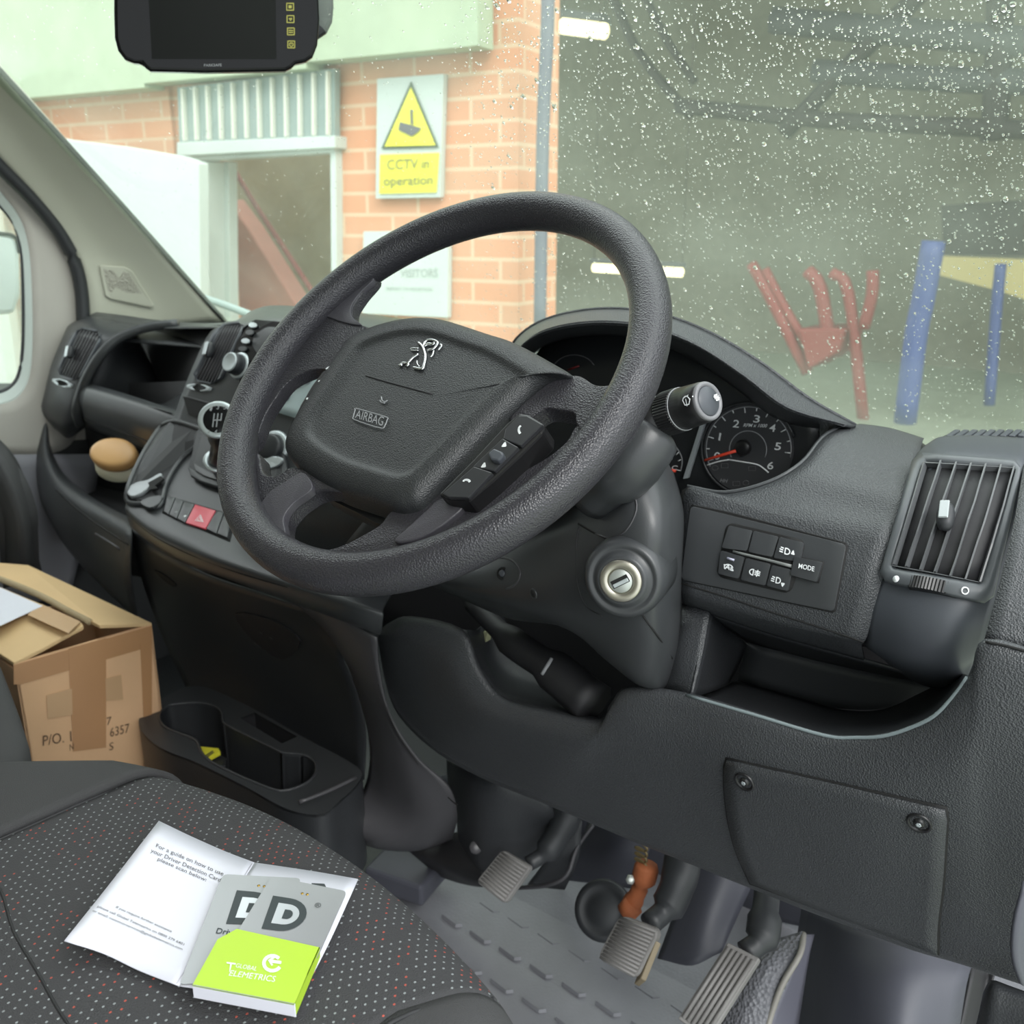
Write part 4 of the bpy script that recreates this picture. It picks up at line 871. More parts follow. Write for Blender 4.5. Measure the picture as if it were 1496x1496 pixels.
# right switch pod
pod2 = prism('switch_pod', [wl(a, b, .004) for a, b in ((640, 722), (690, 672), (740, 618), (758, 603), (772, 605), (795, 619), (793, 632), (760, 665), (720, 702), (684, 732), (652, 728))], -WN_*.022, M['black'], sw, bevel=.002, smooth=False)
PL2 = [wl(645, 721, .0055), wl(758, 606, .0055), wl(793, 620, .0055), wl(684, 728, .0055)]
def btnq(pts, lab):
    return prism('button', [wl(a, b, .0075) for a, b in pts], -WN_*.004, mat('wheel button', (.03, .031, .034), .3), pod2, bevel=.0008, label=lab)
b1 = btnq([(738, 627), (757, 607), (770, 607), (793, 620), (760, 651), (735, 641)], 'answer call button')
b2 = btnq([(699, 673), (734, 640), (757, 653), (722, 688), (690, 682)], 'centre button with rocker')
b3 = btnq([(646, 721), (692, 681), (719, 690), (684, 727), (655, 726)], 'end call button')
prism('rocker', [wl(a, b, .0125) for a, b in ((712, 662), (721, 654), (733, 659), (736, 664), (727, 673), (717, 671))], -WN_*.006, M['pod'], pod2, bevel=.0015)
glyph([arc(.6, .5, .45, .45, 120, 250, 8)], [(757, 622), (765, 622), (765, 636), (757, 634)], b1, M['white'], b1, r=.0009, off=.0004)
glyph([arc(.5, .6, .45, .4, 190, 350, 8)], [(677, 700), (687, 700), (687, 708), (677, 706)], b3, M['white'], b3, r=.0009, off=.0004)
glyph([[(.5, 0), (.2, 1), (.9, .7), (.5, 0)], [(.5, .2), (.5, .8)]], [(735, 646), (741, 648), (739, 654), (733, 652)], b2, M['white'], b2, r=.0007, off=.0004)
glyph([[(.5, 0), (.2, 1), (.9, .7), (.5, 0)], [(.5, .2), (.5, .8)]], [(705, 676), (711, 678), (709, 684), (703, 682)], b2, M['white'], b2, r=.0007, off=.0004)
# left switch pod
pod3 = prism('switch_pod', [wl(a, b, .0) for a, b in ((500, 520), (486, 533), (470, 543), (455, 563), (438, 592), (426, 618), (425, 628), (432, 632), (445, 612), (470, 575), (505, 530))], -WN_*.02, M['black'], sw, bevel=.002)
glyph([[(0, .6), (.4, .2), (.8, .1)], [(.3, .7), (.5, .3), (.9, .6), (1, .1)]], [(478, 535), (491, 534), (489, 543), (477, 543)], pod3, M['white'], pod3, r=.0009, off=.001)
glyph([[(.5, 0), (.5, 1)], [(0, .5), (1, .5)]], [(467, 554), (475, 555), (474, 562), (466, 561)], pod3, M['white'], pod3, r=.0009, off=.001)
glyph([[(0, .4), (1, .6)]], [(449, 581), (457, 583), (457, 587), (449, 586)], pod3, M['white'], pod3, r=.001, off=.001)

# ================================================================== CENTRE STACK
cs = thing('centre_console', 'grey centre console with radio panel, gear lever shelf and lower pillar', 'console', (-.42, .25, -.12))
stk = loft('upper_shell', [
    [(352, 464, .42), (372, 452, .42), (410, 446, .42), (520, 456, .42), (640, 474, .44)],
    [(338, 472, .36), (362, 462, .36), (410, 456, .36), (520, 468, .37), (640, 492, .39)],
    [(308, 484, .325), (352, 480, .32), (410, 480, .315), (510, 500, .315), (640, 525, .33)],
    [(284, 530, .295), (330, 535, .29), (380, 540, .285), (475, 560, .285), (640, 600, .29)],
    [(262, 585, .27), (300, 600, .265), (350, 620, .26), (445, 640, .26), (640, 680, .265)],
    [(250, 618, .25), (290, 640, .245), (335, 665, .235), (430, 700, .235), (640, 740, .24)],
    [(226, 655, .215), (262, 682, .205), (310, 708, .195), (400, 745, .19), (600, 800, .19)],
    [(200, 700, .165), (245, 728, .155), (295, 755, .145), (380, 790, .14), (580, 850, .15)],
    [(184, 735, .128), (218, 762, .112), (270, 788, .103), (345, 818, .1), (560, 885, .112)],
    [(184, 748, .12), (216, 776, .104), (265, 802, .096), (345, 832, .093), (558, 902, .104)],
    [(190, 768, .13), (225, 795, .118), (272, 822, .11), (348, 850, .108), (556, 925, .125)],
    [(196, 775, .17), (228, 800, .16), (275, 826, .15), (350, 852, .15), (553, 928, .165)]], M['dash2'], cs, n=4)
dline('seam', [(187, 752), (220, 780), (268, 806), (345, 836), (420, 858)], .0008, stk, M['gap'], cs)
# top cowl pale round the wheel's left spoke
loft('top_cowl', [[(505, 474, .42), (530, 466, .44), (580, 466, .45), (640, 478, .45)], [(508, 482, .36), (535, 476, .37), (590, 480, .38), (650, 500, .38)], [(520, 500, .33), (560, 500, .33), (610, 510, .33), (660, 530, .34)]], M['dash'], cs, n=3)
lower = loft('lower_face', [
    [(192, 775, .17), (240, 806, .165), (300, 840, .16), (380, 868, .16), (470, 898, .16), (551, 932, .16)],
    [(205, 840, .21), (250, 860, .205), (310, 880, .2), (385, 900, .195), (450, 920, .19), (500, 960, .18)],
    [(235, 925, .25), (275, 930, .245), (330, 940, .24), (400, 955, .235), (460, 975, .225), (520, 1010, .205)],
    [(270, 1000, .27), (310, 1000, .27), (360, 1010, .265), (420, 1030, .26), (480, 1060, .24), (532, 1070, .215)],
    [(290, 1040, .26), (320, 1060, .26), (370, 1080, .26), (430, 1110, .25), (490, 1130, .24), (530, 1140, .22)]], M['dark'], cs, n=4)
sidep = loft('side_strut', [
    [(380, 862, .155), (430, 876, .145), (490, 900, .14), (549, 932, .14)],
    [(440, 890, .165), (480, 915, .15), (520, 940, .145), (553, 980, .15)],
    [(495, 950, .18), (520, 985, .165), (545, 1010, .16), (570, 1050, .165)],
    [(525, 1020, .2), (545, 1050, .185), (575, 1080, .18), (610, 1110, .19)],
    [(540, 1095, .215), (565, 1120, .2), (605, 1150, .2), (655, 1150, .22)],
    [(530, 1155, .22), (570, 1180, .215), (620, 1195, .22), (668, 1190, .25)],
    [(490, 1196, .18), (550, 1228, .2), (610, 1235, .24), (662, 1222, .28)],
    [(480, 1215, .2), (550, 1240, .23), (612, 1243, .27), (660, 1228, .31)]], M['side'], cs, n=5)
dline('seam', [(553, 1000), (575, 1060), (610, 1115), (655, 1165), (668, 1176)], .0008, sidep, M['gap'], cs)
# socket and latch slots on the lower face
drapepoly('socket_plate', [(345, 895), (400, 905), (440, 935), (415, 962), (372, 935)], lower, M['cav'], cs, off=.0005, th=.002, smoothn=3)
for a, b in ((385, 922), (399, 929)): P, N = hit(lower, a, b); revolve('socket', P+N*.0025, N, [(0, .0035), (.002, .0033), (.002, .002)], M['dark'], cs, seg=12)
drapepoly('latch_slot', [(226, 832), (240, 838), (258, 852), (255, 857), (238, 845)], lower, M['gap'], cs, off=.0008, th=.001, smoothn=3)
dline('edge_line', [(372, 938), (392, 952), (414, 962)], .0009, lower, M['dash2'], cs, off=.001)
# phone bin, with rim
binp = [(189, 735), (188, 715), (200, 685), (216, 655), (236, 626), (252, 617), (275, 621), (303, 633), (292, 650), (270, 668), (255, 688), (243, 712), (234, 742), (212, 738)]
bin_ = thing('open_bin', 'open dark bin with a raised rim at the left of the centre console', 'bin', hit(stk, 230, 720)[0])
drapepoly('well_shade', binp, stk, M['cav'], bin_, off=.001, th=.0015, smoothn=3)  # flat dark patch paints the shade of the bin's opening
dline('rim', binp, .0042, stk, M['dash2'], bin_, off=.0022, closed=True, n=4)
wv = [(245, 620), (262, 622), (258, 655), (230, 700), (205, 718), (196, 715), (212, 668)]
drapepoly('inner_wall_light', wv, stk, M['dark'], bin_, off=.003, th=.001, smoothn=3)  # lighter flat patch paints the lit left side of the bin
ky = thing('bunch_of_keys', 'silver and black keys lying in the open bin of the centre console', 'keys', hit(stk, 212, 725)[0])
drapepoly('key_fob', [(190, 722), (205, 712), (222, 708), (238, 699), (241, 703), (226, 716), (212, 728), (196, 733)], stk, mat('key metal', (.3, .32, .33), .35, .4), ky, off=.005, th=.006, smoothn=3, bevel=.0015)
drapepoly('key_blade', [(222, 714), (240, 704), (245, 708), (232, 718), (236, 722), (226, 724)], stk, M['gap'], ky, off=.009, th=.003)
drapepoly('key_fob', [(208, 740), (222, 732), (240, 730), (236, 741), (222, 748)], stk, M['dash2'], ky, off=.004, th=.004, smoothn=3, bevel=.001)
# hazard button row
rowT = [(245, 726), (258, 729), (270, 734), (286, 739), (317, 748), (329, 751), (341, 755)]
rowB = [(240, 750), (248, 755), (260, 761), (272, 767), (302, 776), (318, 783), (334, 789)]
bb = thing('button_row', 'row of console buttons with one large red hazard button', 'buttons', hit(stk, 290, 785)[0])
drape('gap_frame', [(243, 724), (345, 754), (336, 792), (237, 750)], stk, M['gap'], bb, off=.0001, th=.0006)
labs = ['narrow blank button', 'grey button with lamp', 'grey button with bright lamp', 'large red hazard warning button', 'blank grey button', 'blank grey button']
for i in range(6):
    q = [(rowT[i][0]+.6, rowT[i][1]+.6), (rowT[i+1][0]-.6, rowT[i+1][1]+.6), (rowB[i+1][0]-.6, rowB[i+1][1]-.6), (rowB[i][0]+.6, rowB[i][1]-.6)]
    b_ = drape('button', q, stk, M['redbtn'] if i == 3 else M['dash2'], bb, off=.0006, th=.003, nx=3, ny=3, bevel=.0006, label=labs[i])
    if i in (1, 2): P, N = hit(b_, *lerp2(q, .5, .65)); revolve('lamp', P, N, [(0, .0022), (.0006, .0018)], M['white'] if i == 2 else M['grey'], b_, seg=10)
    if i == 3: glyph([[(.5, .0), (.0, .9), (1, .9), (.5, .0)], [(.5, .3), (.25, .75), (.75, .75), (.5, .3)]], [(287, 752), (299, 754), (297, 764), (285, 762)], b_, M['white'], b_, r=.0004, off=.0008)
# gear lever
gl = thing('gear_lever', 'gear lever with round black knob in a silver ring showing the shift pattern', 'gear lever', hit(stk, 318, 700)[0])
drapepoly('surround_frame', [(294, 632), (330, 640), (420, 668), (405, 735), (340, 722), (283, 700), (286, 665)], stk, M['dark'], gl, off=.001, th=.008, smoothn=3, bevel=.002)
drapepoly('surround', [(302, 640), (332, 650), (412, 675), (398, 724), (340, 712), (292, 693), (296, 662)], stk, M['dash2'], gl, off=.008, th=.003, smoothn=3, bevel=.001)
Pk = PY(318, 613, .115); Pb = hit(stk, 322, 690)[0]
axk = (Pk-PY(337, 640, .16)).normalized(); axk = (axk+(CAM-Pk).normalized()*.15).normalized()
sr = Pb+(Pk-Pb)*.35
revolve('collar', PY(318, 674, .15), (PY(316, 640, .13)-PY(318, 674, .15)), [(0, .018), (.002, .0185), (.004, .017), (.004, .013), (.001, .012)], M['silver'], gl)
tube('lever_shaft', [Pb, PY(318, 674, .15), PY(324, 642, .135), Pk-axk*.018], [.010, .012, .017, .021], M['black'], gl, seg=16)
kb_ = revolve('knob', Pk-axk*.03, axk, [(0, .014), (.012, .021), (.022, .0235), (.028, .0235)], M['gloss'], gl, seg=36)
revolve('knob_ring', Pk-axk*.003, axk, [(0, .0237), (.003, .0240), (.0048, .0222), (.0045, .0188)], M['silver'], gl, seg=36)
kf = revolve('knob_face', Pk-axk*.003, axk, [(0, .0188), (.004, .0188), (.0052, .016), (.0058, .001)], M['gloss'], gl, seg=30)
glyph([[(.2, .1), (.2, .9)], [(.5, .1), (.5, .9)], [(.8, .1), (.8, .5), (.2, .5)]], [(310, 602), (328, 602), (325, 626), (307, 626)], kf, M['grey'], gl, r=.0007, off=.0008, name='shift_pattern')
for s, x, y in (('1', 309, 598), ('3', 319, 596), ('5', 329, 596), ('2', 306, 630), ('4', 316, 630), ('R', 326, 630)): num(s, x, y, 3, 5, M['grey'], kf, gl)
# radio and climate faces
rd = thing('radio_panel', 'glossy radio panel with a round silver ringed knob between centre vent and steering wheel', 'radio', hit(stk, 350, 560)[0])
rdf = drapepoly('face', [(376, 468), (402, 470), (420, 472), (400, 505), (382, 545), (352, 560), (345, 500), (358, 480)], stk, M['gloss'], rd, off=.001, th=.003, bevel=.001)
for i, (a, b) in enumerate(((372, 478), (368, 488), (362, 500), (358, 511))): drapepoly('button', arc(a, b, 6, 4, 0, 330, 8), stk, M['dash2'] if i % 2 else M['silver'], rd, off=.003, th=.002, bevel=.0004)
dline('outline', [(358, 480), (352, 492), (345, 510), (341, 526), (338, 545)], .0008, stk, M['gap'], rd, off=.002)
P, N = hit(stk, 352, 535); N = (N+(CAM-P).normalized()*.2).normalized()
revolve('knob_ring', P, N, [(0, .0205), (.004, .0200), (.006, .0185), (.006, .0150)], M['silver'], rd); kk = revolve('knob', P, N, [(0, .0165), (.018, .0155), (.021, .0145), (.0225, .012)], M['rubber'], rd); revolve('knob_cap', P+N*.0215, N, [(0, .0145), (.0015, .014), (.002, .0125), (.0012, .011), (.0012, .001)], M['silver'], rd)
cp_ = thing('climate_panel', 'pale silver control panel seen through the left gap of the steering wheel', 'control panel', hit(stk, 425, 620)[0])
drape('face', [(418, 522), (500, 545), (470, 622), (385, 596)], stk, mat('silver blue panel', (.56, .68, .70), .3, .2), cp_, off=.001, th=.003, nx=6, ny=6)
def knobat(a, b, r, par, m1=M['dark'], m2=M['silver'], h=.014):
    P, N = hit(stk, a, b); N = (N+(CAM-P).normalized()*.25).normalized(); P = P+N*.003
    revolve('knob_ring', P, N, [(0, r*1.25), (.003, r*1.22), (.005, r*1.1)], m2, par); revolve('knob', P, N, [(0, r), (h, r*.9), (h+.002, r*.75), (h+.002, r*.1)], m1, par)
knobat(436, 553, .013, cp_, M['silver'], M['grey'], .004); knobat(452, 550, .010, cp_, mat('mid grey knob', (.22, .25, .26), .4), M['silver'], .01)
drape('button', [(411, 571), (430, 573), (424, 587), (405, 583)], stk, mat('grey rubber key', (.2, .23, .24), .5), cp_, off=.004, th=.002, nx=3, ny=3, r=.2)
cq = thing('heater_controls', 'round heater knobs with pale rings low behind the steering wheel', 'controls', hit(stk, 405, 690)[0])
knobat(404, 655, .020, cq, M['dark'], M['silver']); knobat(384, 662, .014, cq, M['black'], M['silver'], .012)
drapepoly('paddle', [(394, 676), (410, 671), (424, 674), (418, 684), (402, 688)], stk, M['silver'], cq, off=.012, th=.004, smoothn=3, bevel=.001)
# centre air vent
def small_vent(nm, lab, body, q, tab, wq, t, ns, housing=None):
    th_ = thing(nm, lab, 'air vent', hit(t, (q[3][0]+q[2][0])/2, (q[3][1]+q[2][1])/2)[0])
    qq = body
    frame_ring('bezel', qq, [(q[0][0]-1, q[0][1]-1), (q[1][0]+1, q[1][1]-1), (q[2][0]+1, q[2][1]+1), (q[3][0]-1, q[3][1]+1)], t, 0, .004, M['pod'], th_)
    drape('grille_back', q, t, M['cav'], th_, off=.0002, th=.0004, nx=4, ny=6)
    for i in range(ns):
        u = (i+.5)/ns; a = (q[0][0]*(1-u)+q[1][0]*u, q[0][1]*(1-u)+q[1][1]*u); b = (q[3][0]*(1-u)+q[2][0]*u, q[3][1]*(1-u)+q[2][1]*u)
        slat('slat', a, b, t, .0018, .0014, M['side'], th_)
    tb = vent_tab(tab[0], tab[1], 1.0, t, th_); P, N = hit(t, *tab); u_ = (UP-N*UP.dot(N)).normalized()
    box('tab_insert', P+N*.0165, u_*.0105, u_.cross(N)*.0042, N*.001, M['silver'], tb, bevel=.0009, label='pale insert coloured for a reflection')
    frame_ring('wheel_surround', wq, [lerp2(wq, .2, .2), lerp2(wq, .8, .2), lerp2(wq, .8, .8), lerp2(wq, .2, .8)], t, .0005, .003, M['silver'], th_)
    c = lerp2(wq, .5, .5); thumbwheel(c[0], c[1], .013, t, th_, .006)
    return th_
small_vent('air_vent', 'slatted air vent on the centre console left of the radio panel', [(318, 474), (362, 470), (322, 563), (280, 557)], [(326, 478), (356, 475), (316, 560), (286, 554)], (313, 515), [(276, 560), (311, 564), (307, 574), (274, 569)], stk, 7)
cub = thing('small_cubby', 'small dark open slot under the centre air vent', 'cubby', hit(stk, 290, 610)[0])
drapepoly('well_shade', [(269, 580), (312, 592), (302, 614), (277, 606)], stk, M['gap'], cub, off=.001, th=.001, bevel=0)  # flat black patch paints the shade inside the slot
dline('rim', [(269, 579), (291, 585), (312, 591)], .0012, stk, M['dash2'], cub, off=.0015)

# ================================================================== PASSENGER DASH
pd = loft('passenger_shell', [
    [(95, 478, .44), (128, 458, .46), (160, 458, .47), (235, 468, .50), (300, 472, .52), (350, 470, .52)],
    [(84, 500, .40), (110, 478, .41), (150, 470, .42), (215, 478, .45), (305, 478, .44), (350, 478, .42)]], M['dash2'], D, n=4)
pv_ = loft('vent_column', [
    [(100, 474, .42), (130, 462, .43), (170, 468, .44), (215, 478, .45)],
    [(92, 492, .385), (120, 480, .38), (152, 488, .385), (178, 492, .40)],
    [(76, 530, .36), (100, 525, .35), (130, 530, .352), (150, 522, .37)],
    [(66, 570, .345), (85, 565, .335), (108, 570, .337), (128, 560, .35)],
    [(60, 600, .34), (75, 605, .33), (95, 612, .33), (116, 605, .34)],
    [(72, 620, .36), (85, 630, .355), (100, 640, .355), (120, 628, .36)]], M['dash2'], D, n=4)
small_vent('air_vent', 'slatted air vent at the far passenger end of the dashboard', [(112, 477), (154, 487), (116, 560), (82, 548)], [(118, 481), (149, 489), (112, 555), (87, 546)], (109, 517), [(79, 551), (108, 559), (105, 569), (77, 560)], pv_, 7)
dline('bin_arch', [(118, 622), (112, 600), (118, 575), (130, 545), (150, 515), (175, 493), (215, 478), (260, 473)], .010, pv_, M['dash2'], D)
# upper open bin
ub = thing('upper_dash_bin', 'open dark compartment between the passenger vent and the centre vent', 'compartment', PY(190, 600, .38))
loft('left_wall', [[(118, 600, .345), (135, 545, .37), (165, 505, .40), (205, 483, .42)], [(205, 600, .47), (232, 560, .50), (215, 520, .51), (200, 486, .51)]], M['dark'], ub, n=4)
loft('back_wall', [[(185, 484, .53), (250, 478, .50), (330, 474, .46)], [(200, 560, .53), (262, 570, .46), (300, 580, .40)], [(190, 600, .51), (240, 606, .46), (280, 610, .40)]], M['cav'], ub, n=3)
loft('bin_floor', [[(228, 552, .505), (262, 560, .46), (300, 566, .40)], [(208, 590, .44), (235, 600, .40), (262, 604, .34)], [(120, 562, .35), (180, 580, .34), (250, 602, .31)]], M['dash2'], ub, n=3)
bar = loft('glovebox_lip', [
    [(122, 558, .36), (160, 568, .355), (205, 582, .345), (255, 598, .33), (300, 612, .32)],
    [(118, 566, .34), (155, 577, .335), (200, 591, .325), (250, 607, .31), (300, 622, .30)],
    [(114, 588, .335), (152, 600, .33), (198, 616, .32), (246, 633, .305), (300, 650, .30)],
    [(116, 608, .345), (150, 620, .34), (195, 636, .33), (242, 652, .315), (300, 668, .31)],
    [(122, 618, .355), (155, 632, .35), (195, 648, .34), (240, 666, .325), (300, 684, .32)],
    [(122, 622, .38), (155, 636, .38), (195, 652, .37), (240, 670, .36), (300, 690, .35)]], M['dash2'], D, n=4, label='smooth curved lip across the passenger side')
dline('seam', [(122, 610), (150, 621), (195, 637), (240, 653)], .0012, bar, M['gap'], D, off=.0005)
low = loft('lower_bin_lip', [
    [(84, 540, .42), (72, 575, .40), (74, 620, .385), (76, 655, .36), (92, 690, .33), (120, 716, .29), (155, 738, .25), (195, 758, .215)],
    [(76, 542, .40), (66, 578, .37), (69, 625, .34), (72, 660, .315), (88, 698, .285), (118, 726, .245), (152, 748, .205), (192, 772, .17)],
    [(68, 550, .40), (58, 590, .365), (58, 630, .335), (60, 668, .30), (78, 712, .265), (110, 744, .225), (146, 770, .19), (190, 797, .155)],
    [(62, 560, .41), (51, 605, .385), (46, 645, .36), (48, 685, .325), (64, 735, .285), (98, 778, .245), (138, 815, .21), (190, 845, .175)],
    [(60, 580, .46), (54, 625, .43), (50, 680, .41), (58, 725, .38), (80, 775, .34), (112, 818, .30), (150, 858, .26), (200, 905, .23)]], M['dash'], D, n=5)
dline('seam', [(82, 716), (110, 742), (145, 768), (188, 796)], .0016, low, M['gap'], D)
dline('slot_highlight', [(140, 780), (158, 791), (175, 802)], .0028, low, M['side'], D)  # paler line paints the highlight along the slot
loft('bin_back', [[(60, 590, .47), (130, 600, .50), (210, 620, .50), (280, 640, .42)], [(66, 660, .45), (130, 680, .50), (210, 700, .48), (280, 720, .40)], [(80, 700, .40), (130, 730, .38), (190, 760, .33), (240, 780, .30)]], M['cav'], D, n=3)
br = thing('scrubbing_brush', 'oval wooden brush with cream bristles lying in the lower passenger bin', 'brush', PY(165, 705, .30))
Pc = PY(167, 664, .30); na = V((.42, -.55, .80)).normalized(); t1 = (RT-na*RT.dot(na)).normalized(); t2 = na.cross(t1)
# oval body turned slightly
c1, s1_ = math.cos(math.radians(-12)), math.sin(math.radians(-12)); e1 = t1*c1+t2*s1_; e2_ = t2*c1-t1*s1_
def oval(c, rx, ry, prof, name, m, par):
    R = [[c+na*h+(e1*rx*math.cos(2*math.pi*j/32)+e2_*ry*math.sin(2*math.pi*j/32))*k for j in range(32)] for h, k in prof]
    vs, fs = grid(R, True); fs += [tuple(range(31, -1, -1)), tuple(range(32*(len(prof)-1), 32*len(prof)))]
    return mk(name, vs, fs, m, par, face=False)
oval(Pc, .043, .031, [(-.012, .9), (-.011, .97), (-.006, 1), (.004, 1), (.008, .97), (.0105, .9), (.012, .75), (.0125, .1)], 'handle', M['wood'], br)
oval(Pc-na*.012-e1*.004, .044, .031, [(-.030, 1.03), (-.028, 1.05), (0, .86)], 'bristles', M['bristle'], br)
# ---- cup holder tray
ct = thing('cup_holder_tray', 'black moulded cup holder tray low in front of the centre console', 'cup holder', (-.52, .15, .02))
TZ = .155
def tz(a, b, z=TZ): return PZ(a, b, z)
outl = [(206, 1066), (204, 1048), (222, 1030), (252, 1012), (292, 1002), (360, 1030), (440, 1075), (522, 1120), (524, 1142), (498, 1168), (470, 1190), (420, 1182), (360, 1150), (290, 1115), (246, 1098), (222, 1084)]
op = [(262, 1029), (245, 1032), (235, 1042), (234, 1054), (246, 1066), (268, 1074), (286, 1082), (292, 1092), (300, 1108), (340, 1130), (392, 1152), (412, 1156), (432, 1152), (452, 1142), (462, 1128), (460, 1114), (448, 1105), (432, 1102), (412, 1100), (392, 1090), (350, 1070), (326, 1056), (325, 1043), (315, 1033), (290, 1027)]
def ringsurf(name, A_, B_, m, par, solid=.003, **k):
    vs = A_+B_; n = len(A_); return mk(name, vs, [(i, (i+1) % n, n+(i+1) % n, n+i) for i in range(n)], m, par, solid=solid, smooth=False, **k)
def resamp(P, n, start=0):
    P = P+[P[0]]; L_ = [0]
    for a, b in zip(P, P[1:]): L_.append(L_[-1]+(b-a).length)
    out = []
    for i in range(n):
        d = L_[-1]*i/n; j = max(k for k in range(len(L_)-1) if L_[k] <= d+1e-9); t = (d-L_[j])/max(1e-9, L_[j+1]-L_[j]); out.append(P[j].lerp(P[j+1], t))
    return out
Oc = resamp(cr([tz(*p) for p in outl], 4, True), 96); Ic = cr([tz(*p) for p in op], 4, True)
# match inner points by angle round the centre
cen = sum(Ic, V((0, 0, 0)))/len(Ic)
bm = bmesh.new(); ov = [bm.verts.new(p) for p in Oc]; iv = [bm.verts.new(p) for p in Ic]
sl_op = [(351, 1049), (372, 1041), (434, 1076), (412, 1086)]
sv = [bm.verts.new(tz(*p)) for p in sl_op]
es = [bm.edges.new((r[i], r[(i+1) % len(r)])) for r in (ov, iv, sv) for i in range(len(r))]
bmesh.ops.triangle_fill(bm, edges=es, use_beauty=True)
bm.verts.index_update(); tvs = [v.co.copy() for v in bm.verts]; tfs = [tuple(v.index for v in f.verts) for f in bm.faces]; bm.free()
# one sense of rotation for all faces
tfs = [f if (tvs[f[1]]-tvs[f[0]]).cross(tvs[f[2]]-tvs[f[0]]).z > 0 else tuple(reversed(f)) for f in tfs]
mk('top_deck', tvs, tfs, M['dash2'], ct, smooth=False, face=False, solid=.004)
DZ = V((0, 0, -.075))
cen = sum(Ic, V((0, 0, 0)))/len(Ic)
n_ = len(Ic); low_ = [cen+(p-cen)*.95+DZ for p in Ic]
wv_ = Ic+low_; wf = [(i, (i+1) % n_, n_+(i+1) % n_, n_+i) for i in range(n_)]; wf = [f if (wv_[f[1]]-wv_[f[0]]).cross(wv_[f[2]]-wv_[f[0]]).dot(cen+DZ*.5-wv_[f[0]]) > 0 else tuple(reversed(f)) for f in wf]
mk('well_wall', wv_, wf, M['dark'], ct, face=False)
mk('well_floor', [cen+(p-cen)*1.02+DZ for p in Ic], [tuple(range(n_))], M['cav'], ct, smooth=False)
tube('well_rim', [p+V((0, 0, .001)) for p in Ic[::3]], .0020, M['dash'], ct, closed=True, n=2, seg=8)
SP = [tz(*p) for p in sl_op]; sb = [p+V((0, 0, -.035)) for p in SP]
mk('slot_wall', SP+sb, [(i, (i+1) % 4, 4+(i+1) % 4, 4+i) for i in range(4)]+[(4, 5, 6, 7)], M['cav'], ct, smooth=False, face=False)
ob = [p*1+V((0, 0, -.14)) for p in Oc]
mk('skirt', Oc+ob, [(i, (i+1) % 96, 96+(i+1) % 96, 96+i) for i in range(96)], M['dark'], ct)
tube('edge_trim', [tz(437, 1172, TZ+.006), tz(478, 1156, TZ+.006), tz(520, 1136, TZ+.006)], .003, M['side'], ct)
prism('sticker', [tz(*p, .13) for p in ((290, 1090), (319, 1093), (322, 1098), (297, 1112))], (0, 0, -.006), M['yellow'], None, bevel=.0005, label='small yellow sticker with black marks inside the cup holder tray', cat='sticker')
ysk = list(BV)[-1]
prism('charger_plug', [tz(*p, .12) for p in ((300, 1108), (315, 1098), (332, 1106), (330, 1118), (310, 1122))], (0, 0, -.03), M['rubber'], None, bevel=.004, label='small black plug beside the yellow sticker in the cup holder tray', cat='plug')
glyph([[(0, .8), (.9, .2)], [(.2, 1), (1, .45)]], [(298, 1098), (312, 1096), (312, 1104), (300, 1107)], ysk, M['charc'], ysk, r=.0012, off=.0008, name='mark')
# ---- driver side end of the deck, low grey lip
tube('edge_trim', [tz(475, 1198, .12), tz(505, 1180, .12), tz(528, 1168, .12)], .0035, M['side'], ct)

# ================================================================== FLOOR AREA AND PEDALS
def pdist(p, a, b): return 0
fz = -.125
fm = thing('floor_mat', 'grey rubber floor mat with raised tick marks under the pedals', 'mat', PZ(900, 1450, fz))
mv = [V((-.35, -.9, fz)), V((.50, -.9, fz)), V((.50, .40, fz)), (V((.50, .52, fz+.03))), V((.46, .66, fz+.16)), V((-.30, .66, fz+.16)), V((-.35, .52, fz+.03)), V((-.35, .40, fz))]
vs, fs = [], []
for i in range(14):
    for j in range(15):
        x = -.30+i*.055+(.027 if j % 2 else 0); y = -.30+j*.055; 
        if y > .39 or random.random() < .12: continue
        c = V((x, y, fz+.001)); pts = [c, c+V((.030, -.004, 0)), c+V((.037, .003, 0))]
        for a, b in zip(pts, pts[1:]):
            d = (b-a).normalized(); s = V((-d.y, d.x, 0))*.0015; k = len(vs)
            vs += [a-s, a+s, b+s, b-s, a+V((0, 0, .005)), b+V((0, 0, .005))]; fs += [(k, k+3, k+5, k+4), (k+1, k+4, k+5, k+2), (k+3, k+2, k+5), (k, k+4, k+1)]
gv, gf = grid([[V((x, y, z)) for x in [-.42+i*.1 for i in range(10)]] for y, z in ((-.9, fz), (0, fz), (.30, fz), (.40, fz+.008), (.48, fz+.03), (.56, fz+.075), (.66, fz+.17), (.78, fz+.34))])
mk('sheet', gv+vs, gf+[tuple(i+len(gv) for i in f) for f in fs], M['mat'], fm, face=False, smooth=False)
